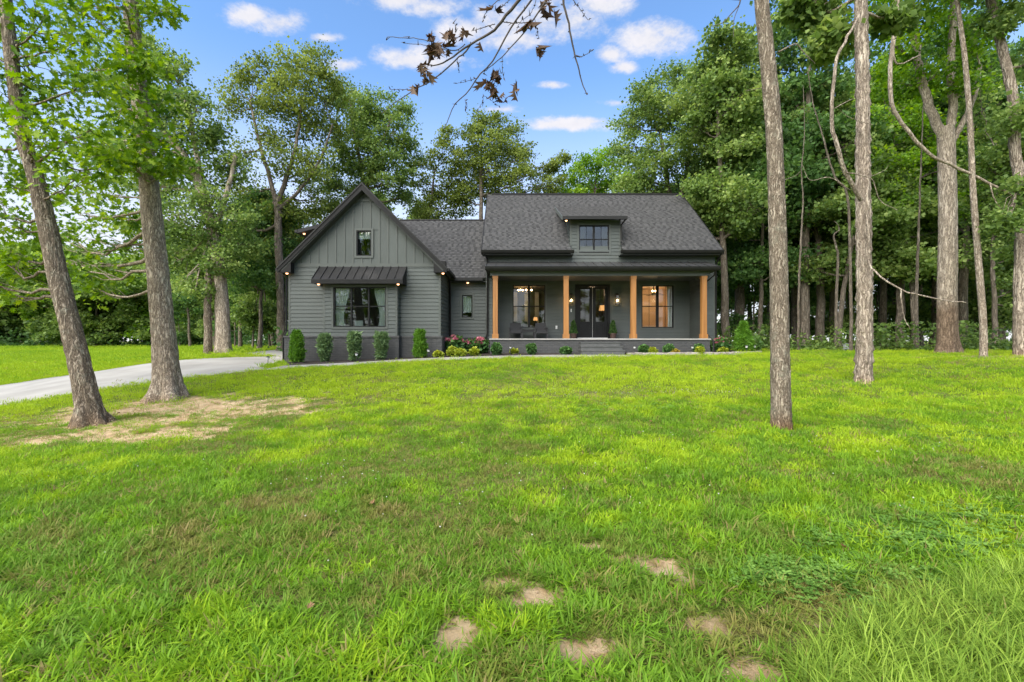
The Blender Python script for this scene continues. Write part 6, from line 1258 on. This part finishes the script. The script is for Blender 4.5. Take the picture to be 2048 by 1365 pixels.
def clover(seed, n=16, R=.09):
    rg = np.random.default_rng(seed); V = []; Fq = []
    for k in range(n):
        x, y = rg.normal(size=2) * R * .6; z = rg.uniform(.03, .06); a0 = rg.uniform(0, 6.28); s = rg.uniform(.010, .016)
        for j in range(3):
            a = a0 + j * 2.094; d = np.array([math.cos(a), math.sin(a), 0]); q = np.array([-d[1], d[0], 0]); c = np.array([x, y, z]); i = len(V)
            for dd, qq, zz in ((0, 0, 0), (.9, -.75, .35), (1.75, -.4, .4), (1.75, .4, .4), (.9, .75, .35)): V.append(tuple(c + (d * dd + q * qq + np.array([0, 0, zz])) * s))
            Fq.append((i, i+1, i+2, i+3, i+4))
    me = bpy.data.meshes.new('clover'); me.from_pydata(V, [], Fq); me.update(); return me
def floret(seed):
    mb = MB(); mb.lathe((0, 0, .045), [(.001, 0), (.007, .003), (.009, .009), (.006, .014), (.001, .016)], 7); return mb.mesh('clover_flower')
def fallen(seed):
    rg = np.random.default_rng(seed); tv, tf = OAKL; V = tv.copy(); V[:, 0] *= .9; V[:, 2] = .5 * tv[:, 0] ** 2 * 1.5 + .08 * np.sin(tv[:, 1] * 7) + .3; V = V * .10; V[:, 2] += .015
    me = bpy.data.meshes.new('fallen_leaf'); me.from_pydata([tuple(v) for v in V], [], [tuple(f) for f in tf]); me.update(); return me
def scatter(name, label, meshes, mat, xy, scale, tint, idx, seed, tilt=.25, lift=0.0):
    rg = np.random.default_rng(seed); col = bpy.data.collections.new(name + '_kinds')
    for k, me in enumerate(meshes):
        me.materials.append(mat); ob = bpy.data.objects.new(f'{name}_kind{k}', me); col.objects.link(ob)
    x, y = xy; z = ground(x, y) + 0.018 * (fbm(x * 4, y * 4, seed=5, oct=3) - .5) * ((np.abs(x) < 12) & (y > .5) & (y < 24)) + lift; n = len(x)
    me = bpy.data.meshes.new(name); me.vertices.add(n); me.vertices.foreach_set('co', np.stack([x, y, z], 1).astype(np.float32).ravel())
    fattr(me, 'scl', scale); fattr(me, 'tint', tint)
    a = me.attributes.new('idx', 'INT', 'POINT'); a.data.foreach_set('value', idx.astype(np.int32))
    a = me.attributes.new('rot', 'FLOAT_VECTOR', 'POINT'); a.data.foreach_set('vector', np.stack([rg.normal(size=n) * tilt, rg.normal(size=n) * tilt, rg.uniform(0, 6.283, n)], 1).astype(np.float32).ravel())
    o = link_mesh(name, me, kind='stuff'); tag(o, label)
    ng = bpy.data.node_groups.new(name + '_set_out', 'GeometryNodeTree'); ng.interface.new_socket('Geometry', in_out='INPUT', socket_type='NodeSocketGeometry'); ng.interface.new_socket('Geometry', in_out='OUTPUT', socket_type='NodeSocketGeometry')
    N, L = ng.nodes.new, ng.links.new; gi, go = N('NodeGroupInput'), N('NodeGroupOutput'); ip = N('GeometryNodeInstanceOnPoints'); ci = N('GeometryNodeCollectionInfo'); ci.inputs['Collection'].default_value = col; ci.inputs['Separate Children'].default_value = True; ci.inputs['Reset Children'].default_value = True
    def na(nm, ty): q = N('GeometryNodeInputNamedAttribute'); q.data_type = ty; q.inputs['Name'].default_value = nm; return q.outputs['Attribute']
    er = N('FunctionNodeEulerToRotation'); L(na('rot', 'FLOAT_VECTOR'), er.inputs[0])
    L(gi.outputs[0], ip.inputs['Points']); L(ci.outputs[0], ip.inputs['Instance']); ip.inputs['Pick Instance'].default_value = True; L(na('idx', 'INT'), ip.inputs['Instance Index']); L(er.outputs[0], ip.inputs['Rotation']); L(na('scl', 'FLOAT'), ip.inputs['Scale']); L(ip.outputs[0], go.inputs[0])
    md = o.modifiers.new('set_out', 'NODES'); md.node_group = ng; return o
def grass_mat(name, stops):
    m, nt, N, L = new_mat(name); out = N('ShaderNodeOutputMaterial'); at = N('ShaderNodeAttribute'); at.attribute_name = 'tint'; at.attribute_type = 'INSTANCER'; r = ramp(N, stops); L(at.outputs['Fac'], r.inputs[0])
    b = N('ShaderNodeBsdfPrincipled'); b.inputs['Roughness'].default_value = .45; b.inputs['Specular IOR Level'].default_value = .14; L(r.outputs[0], b.inputs['Base Color']); t = N('ShaderNodeBsdfTranslucent'); L(r.outputs[0], t.inputs[0])
    mx = N('ShaderNodeMixShader'); mx.inputs[0].default_value = .42; L(b.outputs[0], mx.inputs[1]); L(t.outputs[0], mx.inputs[2]); L(mx.outputs[0], out.inputs[0]); return m
M['grass'] = grass_mat('grass_blades', [(0.0, (.33, .25, .11)), (.17, (.29, .26, .075)), (.33, (.21, .26, .042)), (.5, (.14, .28, .026)), (.72, (.22, .385, .020)), (1.0, (.40, .53, .024))])
M['tallgrass'] = grass_mat('tall_grass_blades', [(0, (.10, .18, .022)), (.5, (.25, .38, .045)), (1, (.42, .55, .085))])
M['clover'] = grass_mat('clover_leaves', [(0, (.09, .19, .03)), (.5, (.15, .29, .045)), (1, (.24, .40, .08))])
M['clover_white'] = noisy('white_clover_flower', (.42, .41, .34), (.55, .54, .48), 50, .8)
M['fallen'] = leaf_mat('fallen_leaves', (.10, .045, .02), (.24, .13, .06), (.42, .28, .15), .2, .6, True)
def frustum_pts(rg, y0, y1, n, side=2.6):
    w = lambda q: 1.19 * q + side
    n2 = int(n * (y1 - y0) * (w(y0) + w(y1)) / (1.37 * (y1 * y1 - y0 * y0)))      # keep the density when the strip grows wider
    y = rg.uniform(y0, y1, 3 * n2); y = y[rg.uniform(0, 1, 3 * n2) < w(y) / w(y1)][:n2]; return rg.uniform(-1, 1, len(y)) * w(y), y
def keep_off(x, y):
    k = inpoly(x, y, DRIVE) | inpoly(x, y, WALK) | inpoly(x, y, BED) | inpoly(x, y, BED2)
    k |= (x > -9.9) & (x < 9.8) & (y > 19.2) & (y < 32)
    for (u, Yt, r) in ((183, 8.8, .36), (335, 11.5, .5), (1563, 7, .19), (1727, 11.7, .27), (1896, 18, .6), (1967, 15, .18), (2043, 15, .3)): k |= np.hypot(x - XR(u, Yt), y - Yt) < r
    return k
def lawn_sun_tint(x, y, rg):
    dr = dry_at(x, y); n1 = fbm(x * .30 + 7, y * .5, seed=61, oct=3); n2 = fbm(x * 3, y * 3, seed=63, oct=2)
    t = .75 + .16 * sstep(4.5, 7, y) * sstep(-1.0, -3.0, x + .15 * (y - 6)) + .75 * (n1 - .5) + .7 * (n2 - .5) + .22 * sstep(4, 10, y) - .03 * (1 - sstep(2, 5, y)) - .42 * dr + rg.normal(size=len(x)) * .07  # sunlit strip put into the tint: brighter left and middle, dimmer foreground
    old = rg.uniform(0, 1, len(x)) < (.05 + .30 * dr); return np.clip(np.where(old, rg.uniform(.02, .3, len(x)), t), 0, 1)
short = [tuft(16, .056, .0066, .050, .9, 900 + k, 3, .6) for k in range(4)] + [tuft(11, .100, .0105, .03, 1.0, 910 + k, 4, .65) for k in range(5)]
mid = [tuft(30, .062, .0088, .12, .85, 920 + k, 2, .5) for k in range(4)]
far = [tuft(62, .070, .010, .26, .55, 930 + k, 2, .4) for k in range(3)]
def lay(name, label, kinds, y0, y1, n, seed, s0, s1, ymax_x=None):
    rg = np.random.default_rng(seed); x, y = frustum_pts(rg, y0, y1, n); n = len(x); ba = bare_at(x, y); dr = dry_at(x, y); dens = .62 + .75 * fbm(x * 1.6, y * 1.6, seed=71, oct=3) + .05 * dr
    k = ~keep_off(x, y) & (rg.uniform(0, 1, n) < dens) & (rg.uniform(0, 1, n) > np.where(y > 7.5, .80, .96) * sstep(.15, .8, ba)); x, y, ba, dr = x[k], y[k], ba[k], dr[k]; m = len(x)
    sc = rg.uniform(s0, s1, m) * (1 - .36 * dr) * (1 - .3 * ba) * (.75 + .55 * fbm(x * 2.2, y * 2.2, seed=73, oct=2)); t = lawn_sun_tint(x, y, rg); t = np.where(ba > .2, t * .8, t)
    return scatter(name, label, kinds, M['grass'], (x, y), sc, t, rg.integers(0, len(kinds), m), seed + 1)
lay('lawn_grass', 'coarse green lawn grass growing nearest in front', short, 1.0, 4.2, 32000, 1001, .65, 1.4)
lay('lawn_grass', 'lawn grass growing across the middle of the slope', mid, 4.2, 9.5, 34000, 1011, .85, 1.35)
lay('lawn_grass', 'lawn grass growing up towards the house and woods', far, 9.5, 26, 34000, 1021, .8, 1.2)
def field():
    rg = np.random.default_rng(1031); n = 16000; x = rg.uniform(-75, -8, n); y = rg.uniform(16, 56, n); k = ~keep_off(x, y) & (x > -1.3 * y) & (x < -.45 * y - 1); x, y = x[k], y[k]
    scatter('field_grass', 'mown yellow green field grass beyond the driveway', [tuft(70, .10, .022, .55, .45, 940 + q, 2, .4) for q in range(2)], M['grass'], (x, y), rg.uniform(.8, 1.2, len(x)), np.clip(.86 + rg.normal(size=len(x)) * .06 + .4 * (fbm(x * .15, y * .25, seed=81) - .5), 0, 1), rg.integers(0, 2, len(x)), 1032)
field()
def corner_tall():
    rg = np.random.default_rng(1041); c = unproj([(2060, 1140), (1920, 1190), (1760, 1235), (1640, 1310), (1580, 1420), (3600, 1420), (3300, 1120)]); poly = c; lo, hi = c.min(0), c.max(0)
    x = rg.uniform(lo[0] - .1, hi[0] + .3, 13000); y = rg.uniform(1.0, hi[1], 13000); k = inpoly(x, y, [tuple(q) for q in poly]) | ((x > c[4, 0] + .08) & (y < c[4, 1] + .02)); x, y = x[k], y[k]
    scatter('tall_grass', 'long arching pale green grass in the near right corner', [tuft(10, .26, .0078, .05, .5, 950 + q, 6, .95) for q in range(5)], M['tallgrass'], (x, y), rg.uniform(.45, .92, len(x)), np.clip(rg.uniform(.1, .9, len(x)), 0, 1), rg.integers(0, 5, len(x)), 1042, .12)
corner_tall()
def clovers():
    rg = np.random.default_rng(1051); pts = []
    for u, v, rx, ry, n in ((1850, 1090, .7, .34, 150), (1650, 1180, .4, .16, 45), (1980, 1050, .6, .3, 60), (1890, 880, 1.2, .4, 110), (1560, 1160, .25, .12, 40), (1350, 820, 1.6, .4, 80), (560, 775, 1.8, .5, 60)):
        c = unproj([(u, v)])[0]; pts.append(np.stack([c[0] + rg.normal(size=n) * rx * .6, c[1] + rg.normal(size=n) * ry * .6], 1))
    p = np.concatenate(pts); scatter('clover', 'patches of low dark clover in the lawn', [clover(960 + q) for q in range(4)], M['clover'], (p[:, 0], p[:, 1]), rg.uniform(.6, 1.0, len(p)), rg.uniform(0, 1, len(p)), rg.integers(0, 4, len(p)), 1052, .15, -.005)
    q = []
    for u, v, rx, ry, n in ((1370, 785, 1.6, .35, 150), (780, 778, 2.4, .5, 110), (560, 770, 1.6, .4, 70), (1150, 790, 3, .7, 80), (1890, 745, 2.5, .8, 70), (640, 960, .8, .5, 26), (250, 940, .8, .5, 22), (1750, 900, .9, .4, 26), (1300, 900, 2.2, .8, 40), (1000, 1000, 2.5, 1.0, 40), (300, 765, 1.5, .6, 50), (1850, 1050, .6, .4, 8)):
        c = unproj([(u, v)])[0]; q.append(np.stack([c[0] + rg.normal(size=n) * rx * .6, c[1] + rg.normal(size=n) * ry * .6], 1))
    q = np.concatenate(q); q = q[~keep_off(q[:, 0], q[:, 1])]
    scatter('clover_flower', 'small white clover flowers dotted over the lawn', [floret(0)], M['clover_white'], (q[:, 0], q[:, 1]), rg.uniform(.5, .85, len(q)), rg.uniform(0, 1, len(q)), np.zeros(len(q)), 1062, .15)
    uv = np.array([(252, 1000), (612, 1245), (463, 900), (750, 1020), (1305, 850), (845, 868), (1960, 890), (300, 1150), (1690, 1110), (1590, 800), (1840, 735), (390, 806), (240, 830), (160, 870), (330, 850), (280, 868), (450, 850)]); c = unproj(uv)
    scatter('fallen_leaves', 'few dry brown leaves lying on the lawn', [fallen(0)], M['fallen'], (c[:, 0], c[:, 1]), rg.uniform(.4, .75, len(c)), rg.uniform(0, .8, len(c)), np.zeros(len(c)), 1072, .4, .02)
clovers()
def clods():
    rg = np.random.default_rng(1081); x, y = frustum_pts(rg, 1.6, 13, 60000); k = (bare_at(x, y) > .3) & ~keep_off(x, y); x, y = x[k][:2600], y[k][:2600]; ms = []
    for q in range(3):
        mb = MB(); mb.lathe((0, 0, -.3), [(.3, 0), (.9, .3), (.75, .7), (.2, .95)], 6); me = mb.mesh('clod'); v = np.array([tuple(w.co) for w in me.vertices]); v += rg.normal(size=v.shape) * .16; me.vertices.foreach_set('co', (v * .011).astype(np.float32).ravel()); ms.append(me)
    scatter('soil_crumbs', 'crumbs of dry soil lying on the bare patches', ms, noisy('dry_soil_crumb', (.22, .14, .08), (.46, .34, .22), 30, .95), (x, y), rg.uniform(.25, .95, len(x)) ** 2, rg.uniform(0, 1, len(x)), rg.integers(0, 3, len(x)), 1082, .4, -.012)
clods()
